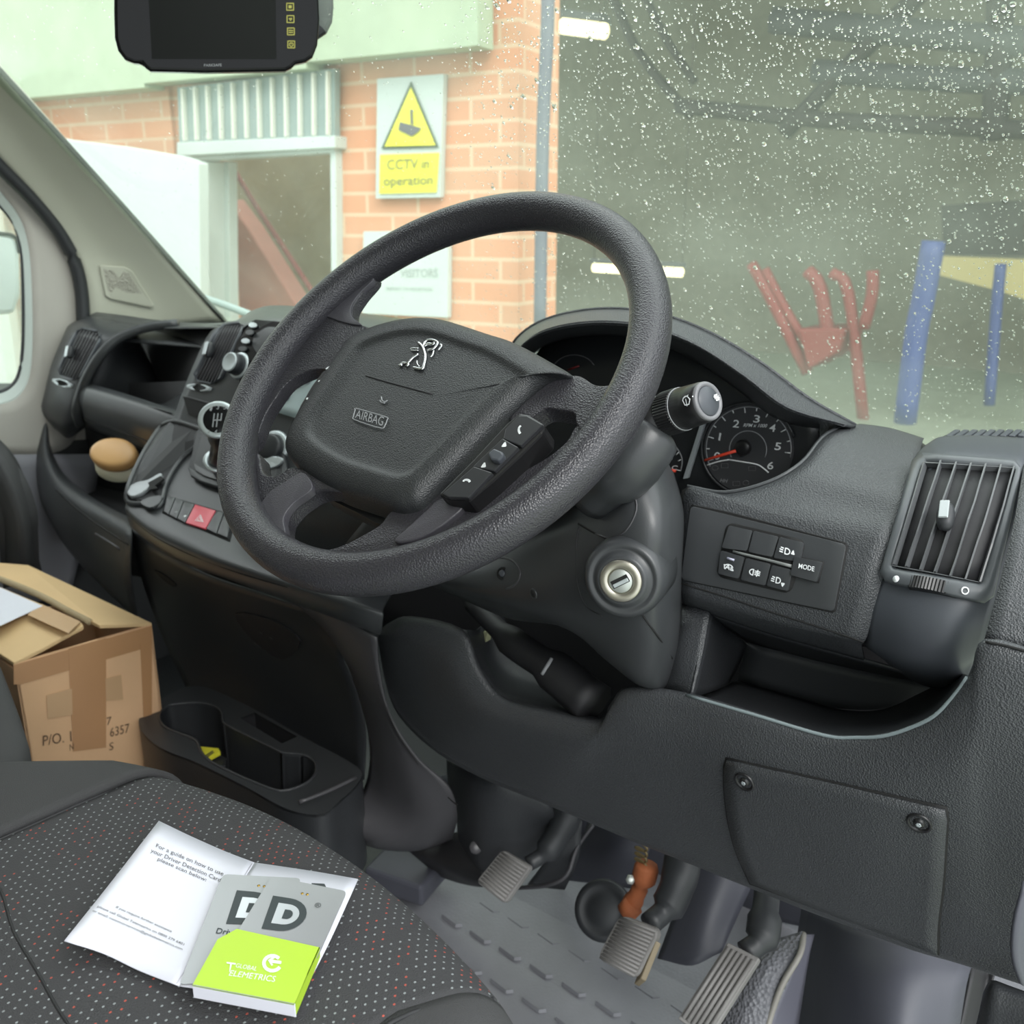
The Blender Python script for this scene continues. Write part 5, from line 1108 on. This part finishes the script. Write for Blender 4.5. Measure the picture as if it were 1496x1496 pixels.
# kick panel at the right, wheel-arch side
loft('trim_20', [[(1172, 1318, .50), (1240, 1350, .40), (1330, 1376, .38), (1424, 1400, .42)], [(1160, 1400, .47), (1220, 1420, .36), (1310, 1430, .33), (1412, 1440, .38)], [(1145, 1530, .42), (1220, 1540, .30), (1310, 1545, .27), (1395, 1550, .34)]], M['kick'], solid=.004, **ST)
loft('trim_21', [[(1424, 1410, .42), (1440, 1420, .46), (1452, 1425, .46)], [(1396, 1550, .34), (1412, 1550, .42), (1425, 1550, .44)]], M['cav'], solid=.004, **ST)  # dark strip stands in for the shaded gap beside the kick panel
sb_ = thing('lower_dash_bin', 'dark textured box corner under the dashboard at the bottom right of the frame', 'bin', PY(1470, 1496, .12))
loft('front', [[(1436, 1450, .16), (1448, 1432, .15), (1475, 1440, .15), (1530, 1460, .15)], [(1432, 1470, .14), (1446, 1452, .13), (1472, 1458, .13), (1530, 1476, .13)], [(1412, 1560, .13), (1430, 1560, .12), (1470, 1560, .12), (1530, 1560, .12)]], M['dark'], sb_, n=3)
# firewall padding seen behind the pedals
loft('wall_front_lining', [[(540, 1150, .55), (760, 1120, .56), (900, 1150, .57), (1060, 1200, .57), (1250, 1250, .56)], [(540, 1225, .52), (760, 1215, .5), (900, 1240, .52), (1060, 1290, .53), (1250, 1320, .52)], [(560, 1260, .54), (760, 1255, .54), (880, 1290, .54), (1060, 1330, .54), (1250, 1370, .52)]], M['kick'], solid=.004, **ST)
loft('trim_22', [[(860, 1195, .46), (905, 1200, .44), (955, 1212, .45)], [(845, 1240, .44), (895, 1250, .42), (945, 1258, .44)], [(815, 1285, .45), (880, 1292, .43), (935, 1300, .45)]], M['kick'], solid=.004, **ST)
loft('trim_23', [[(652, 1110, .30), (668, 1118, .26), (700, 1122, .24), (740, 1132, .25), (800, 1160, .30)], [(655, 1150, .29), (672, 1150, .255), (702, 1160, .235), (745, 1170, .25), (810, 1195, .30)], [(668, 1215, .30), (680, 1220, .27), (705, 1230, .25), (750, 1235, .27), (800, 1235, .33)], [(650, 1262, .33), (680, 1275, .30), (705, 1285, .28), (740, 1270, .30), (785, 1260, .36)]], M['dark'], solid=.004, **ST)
loft('trim_24', [[(575, 1226, .30), (640, 1230, .30), (668, 1215, .30), (700, 1225, .30)], [(600, 1246, .29), (640, 1262, .28), (680, 1280, .27), (710, 1290, .27)], [(640, 1280, .33), (670, 1290, .33), (700, 1296, .33), (720, 1294, .33)]], M['cav'], solid=.004, **ST)
P = PY(695, 1238, .255); revolve('trim_25', P, (CAM-P), [(0, .009), (.003, .008), (.003, .001)], M['side'], seg=16, **ST)
box('trim_26', PZ(600, 1268, fz+.05), V((.05, .01, 0)), V((-.01, .05, 0)), V((0, 0, .018)), M['kick'], bevel=.005, **ST)
# pedals
def pedal(nm, lab, q, y, th, armpts, ribs, armr, padm=M['pedal'], extra=None, r=.12, yb=None):
    C4 = [PY(*q[0], y[0]), PY(*q[1], y[1]), PY(*q[2], y[2]), PY(*q[3], y[3])]
    t = thing(nm, lab, 'pedal', sum(C4, V((0, 0, 0)))/4)
    n = (C4[1]-C4[0]).cross(C4[3]-C4[0]).normalized(); n = n if n.dot(CAM-C4[0]) > 0 else -n
    def pt(u, v): return (C4[0]*(1-u)+C4[1]*u)*(1-v)+(C4[3]*(1-u)+C4[2]*u)*v
    tx = (C4[1]-C4[0]).length; ty = (C4[3]-C4[0]).length; outl = []
    for cx, cy, a0 in ((r, r*tx/ty, 180), (1-r, r*tx/ty, 270), (1-r, 1-r*tx/ty, 0), (r, 1-r*tx/ty, 90)):
        for i in range(5):
            a = math.radians(a0+90*i/4); outl.append(pt(cx+r*math.cos(a), cy+r*tx/ty*math.sin(a)))
    prism('pad', outl, -n*th, padm, t, bevel=.002)
    hz = ribs[0]; k = ribs[1]
    for i in range(k):
        u = (i+.8)/(k+.6)
        a, b = (pt(.07, u), pt(.93, u)) if hz else (pt(u, .05), pt(u, .96))
        tube('rib', [a+n*.0004, b+n*.0004], .0016*(1.0 if hz else 1.5), padm, t, seg=6)
    for i, ap in enumerate(armpts):
        tube('arm', ap, armr, M['rubber'], t, seg=12)
    return t, n, pt
pedal('clutch_pedal', 'worn black rubber clutch pedal, leftmost of the three pedals', [(733, 1241), (776, 1266), (737, 1321), (695, 1288)], (.245, .245, .215, .215), .011,
    [[PY(772, 1262, .262), PY(798, 1244, .285), PY(822, 1205, .31), PY(832, 1170, .33)]], (True, 11), [.010, .017, .020, .020])
loft('trim_27', [[(795, 1195, .34), (850, 1200, .36)], [(800, 1250, .33), (845, 1255, .35)], [(770, 1295, .34), (825, 1300, .36)]], M['rubber'], solid=.004, **ST)
tube('trim_28', [PY(758, 1297, .33), PY(800, 1293, .32), PY(828, 1278, .33), (PY(842, 1240, .35)), PY(866, 1205, .37)], .003, M['side'], **ST)
bt, n, pt = pedal('brake_pedal', 'worn grey ribbed brake pedal in the middle with a rusty brown push rod', [(905, 1336), (964, 1358), (930, 1432), (871, 1400)], (.205, .205, .175, .175), .012,
    [[PY(948, 1350, .23), PY(975, 1325, .26), PY(992, 1285, .28), PY(1000, 1235, .31)]], (True, 13), [.013, .020, .022, .022], r=.18)
tube('push_rod', [PY(917, 1330, .27), PY(930, 1308, .275), PY(940, 1285, .28), PY(946, 1262, .285)], [.012, .010, .015, .013], M['rust'], bt, seg=10)
tube('push_rod_end', [PY(926, 1322, .268), PY(914, 1334, .262)], .013, M['rust'], bt, seg=10)
revolve('bolt', PY(921, 1285, .27), (CAM-PY(921, 1285, .27)), [(0, .0062), (.006, .006), (.008, .004), (.008, .001)], M['steel'], bt, seg=6)
tube('spring', [PY(936, 1262, .28)+V((.008*math.cos(i*1.2), .0, .0015*i+.008*math.sin(i*1.2)*.4)) for i in range(18)], .0016, mat('dirty brass', (.2, .15, .07), .5, .5), bt, seg=6)
box('pad_edge_metal', PY(946, 1408, .19), V((.004, 0, .006)), V((.002, .012, .018)), V((.003, .001, -.001)), mat('worn metal', (.2, .165, .11), .5, .4), bt, bevel=.001)
pb = PY(882, 1330, .33); rvn = (CAM-pb).normalized()*.6+V((0, -.4, .2))
revolve('trim_29', pb, rvn, [(0, .040), (.006, .038), (.008, .030), (.004, .026), (.010, .018), (.012, .004)], M['rubber'], seg=32, **ST)
pedal('accelerator_pedal', 'long dirty ribbed accelerator pedal at the right', [(1063, 1376), (1110, 1400), (1034, 1520), (990, 1488)], (.20, .20, .13, .13), .010,
    [[PY(1088, 1392, .215), PY(1112, 1372, .235), PY(1118, 1330, .26), PY(1122, 1290, .29)]], (False, 6), [.012, .018, .014, .012], r=.05)
hb = loft('trim_30', [[(1105, 1380, .30), (1140, 1370, .31), (1172, 1360, .33)], [(1085, 1420, .26), (1120, 1412, .265), (1166, 1400, .29)], [(1050, 1500, .22), (1085, 1500, .22), (1128, 1490, .24)], [(1040, 1540, .2), (1075, 1540, .2), (1110, 1540, .22)]], mat('honeycomb rubber', (.12, .122, .135), .5, bump=('v', 230, 1, .002)), solid=.004, **ST)
tube('trim_31', [PY(1174, 1365, .33), PY(1168, 1395, .29), PY(1142, 1440, .26), PY(1124, 1490, .24), PY(1114, 1530, .22)], .0035, mat('dusty edge', (.2, .19, .17), .5), **ST)
loft('trim_32', [[(1172, 1365, .34), (1190, 1365, .38)], [(1165, 1400, .295), (1182, 1400, .33)], [(1126, 1490, .245), (1168, 1490, .30)], [(1110, 1540, .22), (1160, 1540, .28)]], M['doorlow'] if False else mat('dark lilac rubber', (.10, .10, .125), .5), solid=.004, **ST)
loft('trim_33', [[(1010, 1240, .42), (1060, 1262, .42), (1100, 1290, .44)], [(985, 1330, .38), (1030, 1340, .37), (1075, 1345, .40)], [(960, 1400, .34), (1010, 1410, .33), (1055, 1390, .36)]], M['kick'], solid=.004, **ST)

# ================================================================== DRIVER SEAT
st_ = thing('driver_seat', 'dark dotted cloth driver seat cushion with plain charcoal bolsters', 'seat', (0, -.45, .28))
X0, X1, Y1, Y0 = -.33, .276, -.147, -.80
def sz(x, y):
    """height and roll-over of the cushion"""
    return .42 + .004*math.cos(x*8)
def seat_pt(u, v):
    # u: 0..1 across, v: 0..1 from rear to below the front edge; the outline rolls over a rounded edge
    r = .05; wx = X1-X0; hy = Y1-Y0
    def prof(s, Ln):                                         # s along a section: flat then quarter turn then down
        flat = Ln-r
        if s <= flat: return s, 0
        a = (s-flat)/r
        if a <= math.pi/2: return flat+r*math.sin(a), r*(1-math.cos(a))
        return Ln, r+(s-flat-r*math.pi/2)
    tot = hy-r+r*math.pi/2+.08
    py, dz = prof(v*tot, hy)
    half = wx/2; ctr = (X0+X1)/2; tt = half-r+r*math.pi/2+.07
    s = (u*2-1)*tt; sg = 1 if s >= 0 else -1; px, dx = prof(abs(s), half)
    # round the plan corners
    x = ctr+sg*px; y = Y0+py
    y -= ((.9 if x < 0 else .72)*x*x+.4*max(0, -x-.2))*(py/hy)**2
    z = sz(x, y)-dz-dx+min(dz, dx)*.0
    return V((x, y, z))
def seamL(y): return -.158+.08*(y+.25)
def seamR(y): return .200+.46*(y+.268)*(1 if y > -.268 else .1)
half = (X1-X0)/2; tt = half-.05+.05*math.pi/2+.07; ctr = (X0+X1)/2
NA, NB, NC, NV = 24, 56, 24, 90
NU = NA+NB+NC; G = []
for i in range(NV+1):
    y = seat_pt(.5, i/NV).y; sL, sR = seamL(y-.022)-ctr, seamR(y-.032)-ctr
    ss = [-tt+(sL+tt)*k/NA for k in range(NA)]+[sL+(sR-sL)*k/NB for k in range(NB)]+[sR+(tt-sR)*k/NC for k in range(NC+1)]
    G.append([seat_pt((s/tt+1)/2, i/NV) for s in ss])
parts = {0: [], 1: [], 2: []}
for i in range(NV):
    for j in range(NU):
        parts[0 if j < NA else (1 if j < NA+NB else 2)].append((i*(NU+1)+j, i*(NU+1)+j+1, (i+1)*(NU+1)+j+1, (i+1)*(NU+1)+j))
allv = [p for r in G for p in r]
seatparts = []
for k, nm, m in ((1, 'seat_panel', M['cloth']), (0, 'bolster', M['lblk']), (2, 'bolster', M['lblk'])):
    used = sorted({i for f in parts[k] for i in f}); mp_ = {o: n for n, o in enumerate(used)}
    o = mk(nm, [allv[i] for i in used], [tuple(mp_[i] for i in f) for f in parts[k]], m, st_, solid=.006)
    seatparts.append(o)
    bpy.context.view_layer.update()
seatp = seatparts[0]
def on_seat(x, y): 
    h = bvh(seatp).ray_cast(V((x, y, 1)), V((0, 0, -1))); 
    for s_ in seatparts:
        h = bvh(s_).ray_cast(V((x, y, 1)), V((0, 0, -1)))
        if h[0] is not None: return h[0]
    return V((x, y, .42))
tube('seam', [on_seat(-.1585+.08*(y+.25), y)+V((0, 0, -.0005)) for y in [-.75+.05*i for i in range(12)]], .0016, M['cav'], st_)
tube('seam', [on_seat(.2005+.46*(y+.268)*(1 if y > -.268 else .1), y)+V((0, 0, -.0005)) for y in [-.6+.05*i for i in range(9)]], .0016, M['cav'], st_)
tube('seam', [on_seat(x, y)+V((0, 0, -.0005)) for x, y in ((-.15, -.345), (-.10, -.352), (-.05, -.367), (.0, -.376), (.05, -.385), (.12, -.392), (.2, -.395))], .0012, M['cav'], st_)
box('seat_base', V((-.03, -.48, .17)), V((.24, 0, 0)), V((0, .25, 0)), V((0, 0, .13)), M['cav'], st_, bevel=.02)
# passenger bench corner and padded piece at the left edge
pb_ = thing('passenger_seat', 'dotted cloth corner of the passenger bench at the left edge beside the cardboard box', 'seat', PZ(0, 1090, .30))
q0 = PZ(0, 1020, .36)
def blob(name, c, rx, ry, rz, e, m, par, n=24, k=12, rot=0, **kw):
    R = []
    for i in range(k+1):
        a = -math.pi/2+math.pi*i/k; ca, sa = math.cos(a), math.sin(a)
        row = []
        for j in range(n):
            b = 2*math.pi*j/n; cb, sb2 = math.cos(b), math.sin(b)
            f = lambda t: math.copysign(abs(t)**e, t)
            row.append(V(c)+Matrix.Rotation(rot, 3, 'Z') @ V((rx*f(ca)*f(cb), ry*f(ca)*f(sb2), rz*f(sa))))
        R.append(row)
    vs, fs = grid(R, True); return mk(name, vs, fs, m, par, face=False, **kw)
pln = [(-1.15, -.10), (-.70, -.10), (-.60, -.122), (-.53, -.145), (-.47, -.165), (-.40, -.19), (-.356, -.215), (-.342, -.27), (-.342, -.80), (-1.15, -.80)]
prism('cushion_side', [V((x, y, .372)) for x, y in pln], (0, 0, -.17), M['lblk'], pb_, bevel=.02, seg=4, smooth=True)
prism('cushion', [V((x-.03 if x > -1 else x, y-.035 if y > -.7 else y, .386)) for x, y in pln], (0, 0, -.03), M['cloth'], pb_, bevel=.012, seg=3, smooth=True)
prism('seat_base', [V((x, y, .21)) for x, y in ((-1.1, -.2), (-.40, -.26), (-.40, -.75), (-1.1, -.75))], (0, 0, -.32), M['cav'], pb_, bevel=.01)
loft('padded_panel', [[(-40, 620, .20), (-8, 636, .20), (22, 668, .20), (42, 715, .20), (53, 770, .20), (56, 845, .20)], [(-40, 640, .15), (-20, 655, .15), (5, 690, .145), (24, 735, .145), (34, 785, .145), (38, 850, .15)], [(-60, 700, .14), (-45, 710, .14), (-25, 740, .135), (-8, 770, .135), (0, 810, .135), (5, 860, .14)]], M['lblk'], None, n=4, solid=.05,
    label='black padded cloth panel at the left edge above the cardboard box', cat='cushion')

# ================================================================== CARDBOARD BOX
BZ = .30
A0, A1 = PZ(20, 970, BZ), PZ(222, 912, BZ); A0 = V((A0.x, A0.y, BZ)); bd_ = (A1-A0).normalized(); bnx = V((bd_.y, -bd_.x, 0)); bnx = bnx if bnx.dot(CAM-A0) > 0 else -bnx; dep = -bnx*.24
bx = thing('cardboard_box', 'taped brown cardboard box with open flaps and printed numbers in the passenger footwell', 'box', (A0+A1)/2+dep/2+V((0, 0, -.42)))
def bf(u, z): return A0+(A1-A0)*u+V((0, 0, z))
walls = prism('wall', [bf(0, 0), bf(1, 0), bf(1, -.42), bf(0, -.42)], -bnx*.005, M['card'], bx, bevel=.001)
for a, b in ((bf(0, 0), bf(0, 0)+dep), (bf(1, 0), bf(1, 0)+dep), (bf(0, 0)+dep, bf(1, 0)+dep)):
    prism('wall', [a-V((0, 0, .01)), b-V((0, 0, .03)), b-V((0, 0, .42)), a-V((0, 0, .42))], (bd_*.005 if a != bf(1, 0) else -bd_*.005) if (a-b).normalized().dot(bd_)**2 < .5 else bnx*.005, M['card'], bx, bevel=.001)
prism('floor', [bf(0, -.41), bf(1, -.41), bf(1, -.41)+dep, bf(0, -.41)+dep], V((0, 0, -.005)), M['card'], bx, bevel=0)
def tp(q, m, nm='tape', o=.0006, **k): 
    P = [onp(a, b, A0+bnx*(o+.0006), bnx) for a, b in q]; return prism(nm, P, -bnx*.0005, m, bx, bevel=0, **k)
tp([(20, 972), (222, 914), (222, 944), (30, 1000), (20, 1000)], M['tape'], label='brown tape along the top edge')
tp([(100, 948), (155, 932), (155, 1092), (107, 1098)], M['tape'], o=.001)
tp([(30, 1000), (48, 994), (50, 1018), (222, 965), (222, 990), (205, 996)], M['card'], o=.0004) if False else None
tp([(205, 940), (222, 935), (222, 1095), (212, 1095)], M['tape'], o=.001)
tp([(68, 1016), (105, 1006), (106, 1044), (70, 1050)], M['tape2'], nm='tape_patch', o=.0012, label='pale clear tape patch')
tp([(154, 992), (177, 986), (180, 1022), (155, 1024)], M['tape2'], nm='tape_patch', o=.0014, label='pale clear tape patch')
fr_ = walls
for s, q in (('P/O. 1', [(62, 1074), (103, 1067), (104, 1082), (62, 1089)]), ('6357', [(160, 1063), (188, 1056), (188, 1069), (160, 1076)]), ('7', [(155, 1048), (162, 1046), (162, 1057), (155, 1059)]), ('N', [(101, 1087), (107, 1085), (107, 1094), (101, 1096)]), ('S', [(159, 1085), (165, 1083), (165, 1094), (159, 1096)])):
    text(s, q, fr_, M['ink2'], bx, off=.0022, bold=-.004, name='printed_text')
def flap(nm, pts, m, th=.006, **k):
    P = [PZ(a, b, z) for a, b, z in pts]; return prism(nm, P, (0, 0, -th), m, bx, bevel=.0012, **k)
flap('flap', [(-40, 824, .33), (0, 822, .33), (41, 825, .33), (222, 910, .302), (145, 913, .322), (98, 888, .33), (40, 858, .335), (0, 842, .335), (-40, 830, .335)], M['cardlt'], label='rear top flap with a frayed near edge')
tube('frayed_edge', [PZ(a, b, z) for a, b, z in ((-40, 832, .333), (0, 846, .333), (40, 862, .333), (70, 876, .33), (98, 892, .328), (132, 909, .322))], .005, M['fray'], bx, seg=6)
flap('flap', [(-40, 838, .325), (0, 857, .325), (60, 882, .325), (118, 908, .325), (122, 914, .324), (60, 948, .31), (20, 968, .302), (0, 955, .302), (-40, 930, .302)], M['cardlt'], label='near top flap')
prism('flap_tape', [PZ(a, b, .327) for a, b in ((60, 882), (118, 908), (100, 925), (40, 898))], (0, 0, -.0008), M['tape2'], bx, bevel=0, label='shiny tape on the near flap')
prism('shipping_label', [PZ(a, b, .3275) for a, b in ((-40, 842), (0, 858), (62, 885), (0, 914), (-40, 905))], (0, 0, -.0008), M['paper'], bx, bevel=0, label='white label on the near flap')

# ================================================================== BOOKLET AND CARDS ON THE SEAT
bk = thing('card_holder_booklet', 'open white folded card holder with lime green pocket lying on the driver seat', 'booklet', PZ(300, 1440, .424))
SEATT = seatparts
def hz_(a, b, z): return PZ(a, b, z)
def sheet(nm, pts, m, par, th=.0009, **k): return prism(nm, [PZ(*p) for p in pts], (0, 0, -th), m, par, bevel=0, **k)
Z1 = .4285
lp = loft('left_page', [[PZ(232, 1199, Z1+.010), PZ(280, 1222, Z1+.004), PZ(330, 1244, Z1), PZ(372, 1260, Z1+.001)], [PZ(165, 1285, Z1+.008), PZ(215, 1310, Z1+.003), PZ(265, 1332, Z1), PZ(316, 1350, Z1+.001)], [PZ(94, 1374, Z1+.012), PZ(150, 1392, Z1+.004), PZ(205, 1418, Z1), PZ(262, 1440, Z1+.001)]], M['paper'], bk, n=4, solid=.0008)
rpg = loft('right_page', [[PZ(372, 1260, Z1+.001), PZ(400, 1264, Z1+.002), PZ(460, 1273, Z1+.004), PZ(523, 1284, Z1+.006)], [PZ(316, 1350, Z1+.001), PZ(350, 1356, Z1+.002), PZ(420, 1370, Z1+.003), PZ(478, 1382, Z1+.004)], [PZ(262, 1440, Z1+.001), PZ(290, 1444, Z1+.001), PZ(360, 1456, Z1+.001), PZ(430, 1473, Z1+.002)]], M['paper'], bk, n=4, solid=.0008)
dline('fold_line', [(368, 1262), (312, 1352), (258, 1437)], .0004, [lp, rpg], mat('fold shade', (.5, .5, .56), .5), bk)
# back card
def cardthing(nm, lab, corners, z):
    t = thing(nm, lab, 'card', PZ(*corners[3], z)); 
    C = [V((*c, 0)) for c in corners]; P = []
    for i in range(4):
        p, a, b = C[i], C[i-1], C[(i+1) % 4]; da = (a-p).normalized()*7; db = (b-p).normalized()*7
        for s in range(5):
            u = s/4; P.append((p+da)*(1-u)**2+p*2*u*(1-u)+(p+db)*u*u)
    o = prism('card_body', [PZ(p.x, p.y, z) for p in P], (0, 0, -.0008), M['cardsil'], t, bevel=0); return t, o
cb_, cbo = cardthing('membership_card', 'silver card with a partly hidden letter D, lower left of the two cards', [(326, 1277), (440, 1283), (385, 1432), (262, 1438)], Z1+.0065)
cfr, cfo = cardthing('membership_card', 'silver card with a large dark letter D, lying on top in the holder', [(397, 1280), (507, 1302), (462, 1402), (338, 1375)], Z1+.0095)
def Dshape(q, t, par, off):
    # outer D outline ring, dark, with silver inner D
    def dpts(x0, x1, y0, y1):
        P = [(x0, y0)]; xm = x0+(x1-x0)*.45
        for i in range(13):
            a = -90+180*i/12; P.append((xm+(x1-xm)*math.cos(math.radians(a)), (y0+y1)/2+(y1-y0)/2*math.sin(math.radians(a))))
        P.append((x0, y1)); return P
    for i, (r_, m) in enumerate((((0, 1, 0, 1), M['charc']), ((.2, .82, .19, .81), M['cardsil'] if False else M['chrome2']), ((.42, .66, .36, .64), M['charc']))):
        P = []
        for u, v in dpts(*r_):
            h, n = hit(t, *lerp2(q, u, v)); P.append(h+V((0, 0, off+i*.0002)))
        prism('letter_mark', P, (0, 0, -.0001), m, par, bevel=0)
M['chrome2'] = mat('brushed foil', (.62, .63, .68), .3, .7)
Dshape([(399, 1309), (457, 1318), (436, 1364), (382, 1357)], cfo, cfr, .0004)
Dshape([(346, 1301), (404, 1306), (384, 1352), (330, 1350)], cbo, cb_, .0003)
for (a, b), t, p in (((441.5, 1305.5), cfo, cfr), ((449, 1307), cfo, cfr), ((378, 1294), cbo, cb_), ((386, 1295), cbo, cb_)):
    P, N = hit(t, a, b); revolve('contact_dot', P, (0, 0, 1), [(0, .0010), (.0003, .0010)], M['gold'], p, seg=10)
text('®', [(461, 1319), (470, 1320), (468, 1327), (459, 1326)], cfo, M['charc'], cfr, off=.0004, bold=0)
text('Driver', [(318, 1356), (353, 1360), (350, 1368), (315, 1364)], cbo, M['charc'], cb_, off=.0003)
drape('window_line', [(351, 1283), (357, 1283), (332, 1350), (326, 1349)], cbo, M['gold'], cb_, off=.0002, th=.0001, nx=1, ny=3) if False else None
prism('sleeve_mark', [PZ(a, b, Z1+.0065) for a, b in ((455, 1290), (474, 1291), (477, 1297), (457, 1294))], (0, 0, -.0005), M['charc'], bk, bevel=0)
ZP = Z1+.0115
pk = prism('pocket', [PZ(a, b, ZP) for a, b in ((346, 1357), (467, 1384), (430, 1467), (281, 1439), (318, 1372))], (0, 0, -.0009), M['green'], bk, bevel=0, label='lime green front pocket')
prism('pocket_edge', [PZ(430, 1467, ZP), PZ(281, 1439, ZP), PZ(281, 1439, ZP)+V((0, 0, -.0095)), PZ(430, 1467, ZP)+V((0, 0, -.0095))], (0, .0006, 0), M['paper'], bk, bevel=0, label='white folded edge of the pocket')
prism('pocket_edge', [PZ(467, 1384, ZP), PZ(430, 1467, ZP), PZ(430, 1467, ZP)+V((0, 0, -.0095)), PZ(467, 1384, ZP)+V((0, 0, -.0075))], (-.0006, 0, 0), M['green'], bk, bevel=0)
text('ELEMETRICS', [(338, 1418), (404, 1427), (401, 1435.5), (334, 1426)], pk, M['white'], pk, off=.0004, bold=.0)
text('T', [(331, 1406), (345, 1408), (338, 1421), (333, 1420)], pk, M['white'], pk, off=.0004)
text('GLOBAL', [(346, 1408), (377, 1413), (374, 1419), (344, 1414)], pk, M['white'], pk, off=.0004, bold=0)
gp = arc(398, 1408, 12.5, 11, -40, -330, 16)
def strip_print(pts, w, t, m, par, off=.0004, nm='logo_mark'):
    vs = []; 
    for i, p in enumerate(pts):
        a = pts[max(0, i-1)]; b = pts[min(len(pts)-1, i+1)]; dx, dy = b[0]-a[0], b[1]-a[1]; L_ = math.hypot(dx, dy) or 1
        for s in (-w/2, w/2): h, n = hit(t, p[0]-dy/L_*s, p[1]+dx/L_*s); vs.append(h+V((0, 0, off)))
    return mk(nm, vs, [(2*i, 2*i+1, 2*i+3, 2*i+2) for i in range(len(pts)-1)], m, par, smooth=False)
strip_print(gp, 5, pk, M['white'], pk); strip_print([(411, 1407), (397, 1405), (394, 1404)], 4.5, pk, M['white'], pk); strip_print([(401, 1399), (393, 1404), (398, 1411)], 3, pk, M['white'], pk)
for s, q in (('For a guide on how to use', [(229, 1233), (328, 1275), (325, 1282), (227, 1240)]), ('your Driver Detection Card', [(222, 1240), (324, 1284), (321, 1291), (219, 1247)]), ('please scan below:', [(232, 1253), (303, 1284), (300, 1290), (229, 1259)]),
    ('If you require further assistance', [(171, 1324), (252, 1360), (250, 1364), (168, 1328)]), ('please call Global Telemetrics on 0800 279 6401', [(144, 1323), (270, 1379), (268, 1383), (141, 1327)]), ('or email: customerservices@globaltelemetrics.com', [(137, 1329), (268, 1386), (266, 1390), (134, 1333)])):
    text(s, q, lp, M['ink'], bk, off=.0005, bold=.004, name='printed_text')

# ================================================================== MIRROR MONITOR
mo = thing('mirror_monitor', 'black mirror monitor with four small amber icons at the top of the windscreen', 'monitor', PY(320, 100, .16))
MP = PY(320, 60, .16); MNn = (CAM-MP).normalized(); MNn = V((MNn.x, MNn.y, MNn.z*.4)).normalized()
def mp2(a, b, o=0): return onp(a, b, MP+MNn*o, MNn)
ol = [(166, -60), (166, 20), (167, 55), (172, 74), (182, 87), (195, 92), (207, 93), (212, 99), (219, 104), (300, 106), (418, 104), (426, 100), (432, 94), (447, 91), (457, 84), (464, 66), (467, 30), (463, -60)]
mb_ = prism('body', [mp2(a, b) for a, b in ol], -MNn*.028, M['gloss'], mo, bevel=.004, seg=3)
mk('screen', [mp2(a, b, .0006) for a, b in ((214, -60), (402, -60), (404, 86), (222, 86))], [(0, 1, 2, 3)], mat('dark screen', (.012, .013, .012), .45, spec=.12), mo, smooth=False)
for y in (10, 28, 46, 65):
    x = 423.5+y*.03; c = [(x-5, y-5), (x+5, y-5), (x+5, y+5), (x-5, y+5)]
    glyph([[(0, 0), (1, 0), (1, 1), (0, 1), (0, 0)]], c, mb_, M['iconY'], mo, r=.0005, off=.0008, name='icon_frame')
    glyph({10: [[(.3, .35), (.7, .35)], [(.3, .5), (.7, .5)], [(.3, .65), (.7, .65)]], 28: [[(.3, .4), (.7, .4), (.5, .7), (.3, .4)]], 46: [[(.2, .35), (.8, .35)], [(.2, .65), (.8, .65)]], 65: [arc(.5, .5, .28, .28, -60, 240, 10), [(.5, .2), (.5, .5)]]}[y], c, mb_, M['iconY'], mo, r=.0005, off=.0008, name='icon')
text('PARKSAFE', [(298, 93.5), (324, 93), (324, 97), (298, 97.5)], mb_, M['grey'], mo, off=.0008)
rm = prism('mirror_back', [mp2(a, b, -.035) for a, b in ((440, -60), (486, -60), (488, 10), (486, 32), (478, 48), (466, 56), (440, 56))], -MNn*.02, M['rubber'], mo, bevel=.006, seg=3)
tube('stem', [mp2(330, -30, -.04), mp2(330, -90, -.07), ws(330, -160, -.01)], .012, M['rubber'], mo)
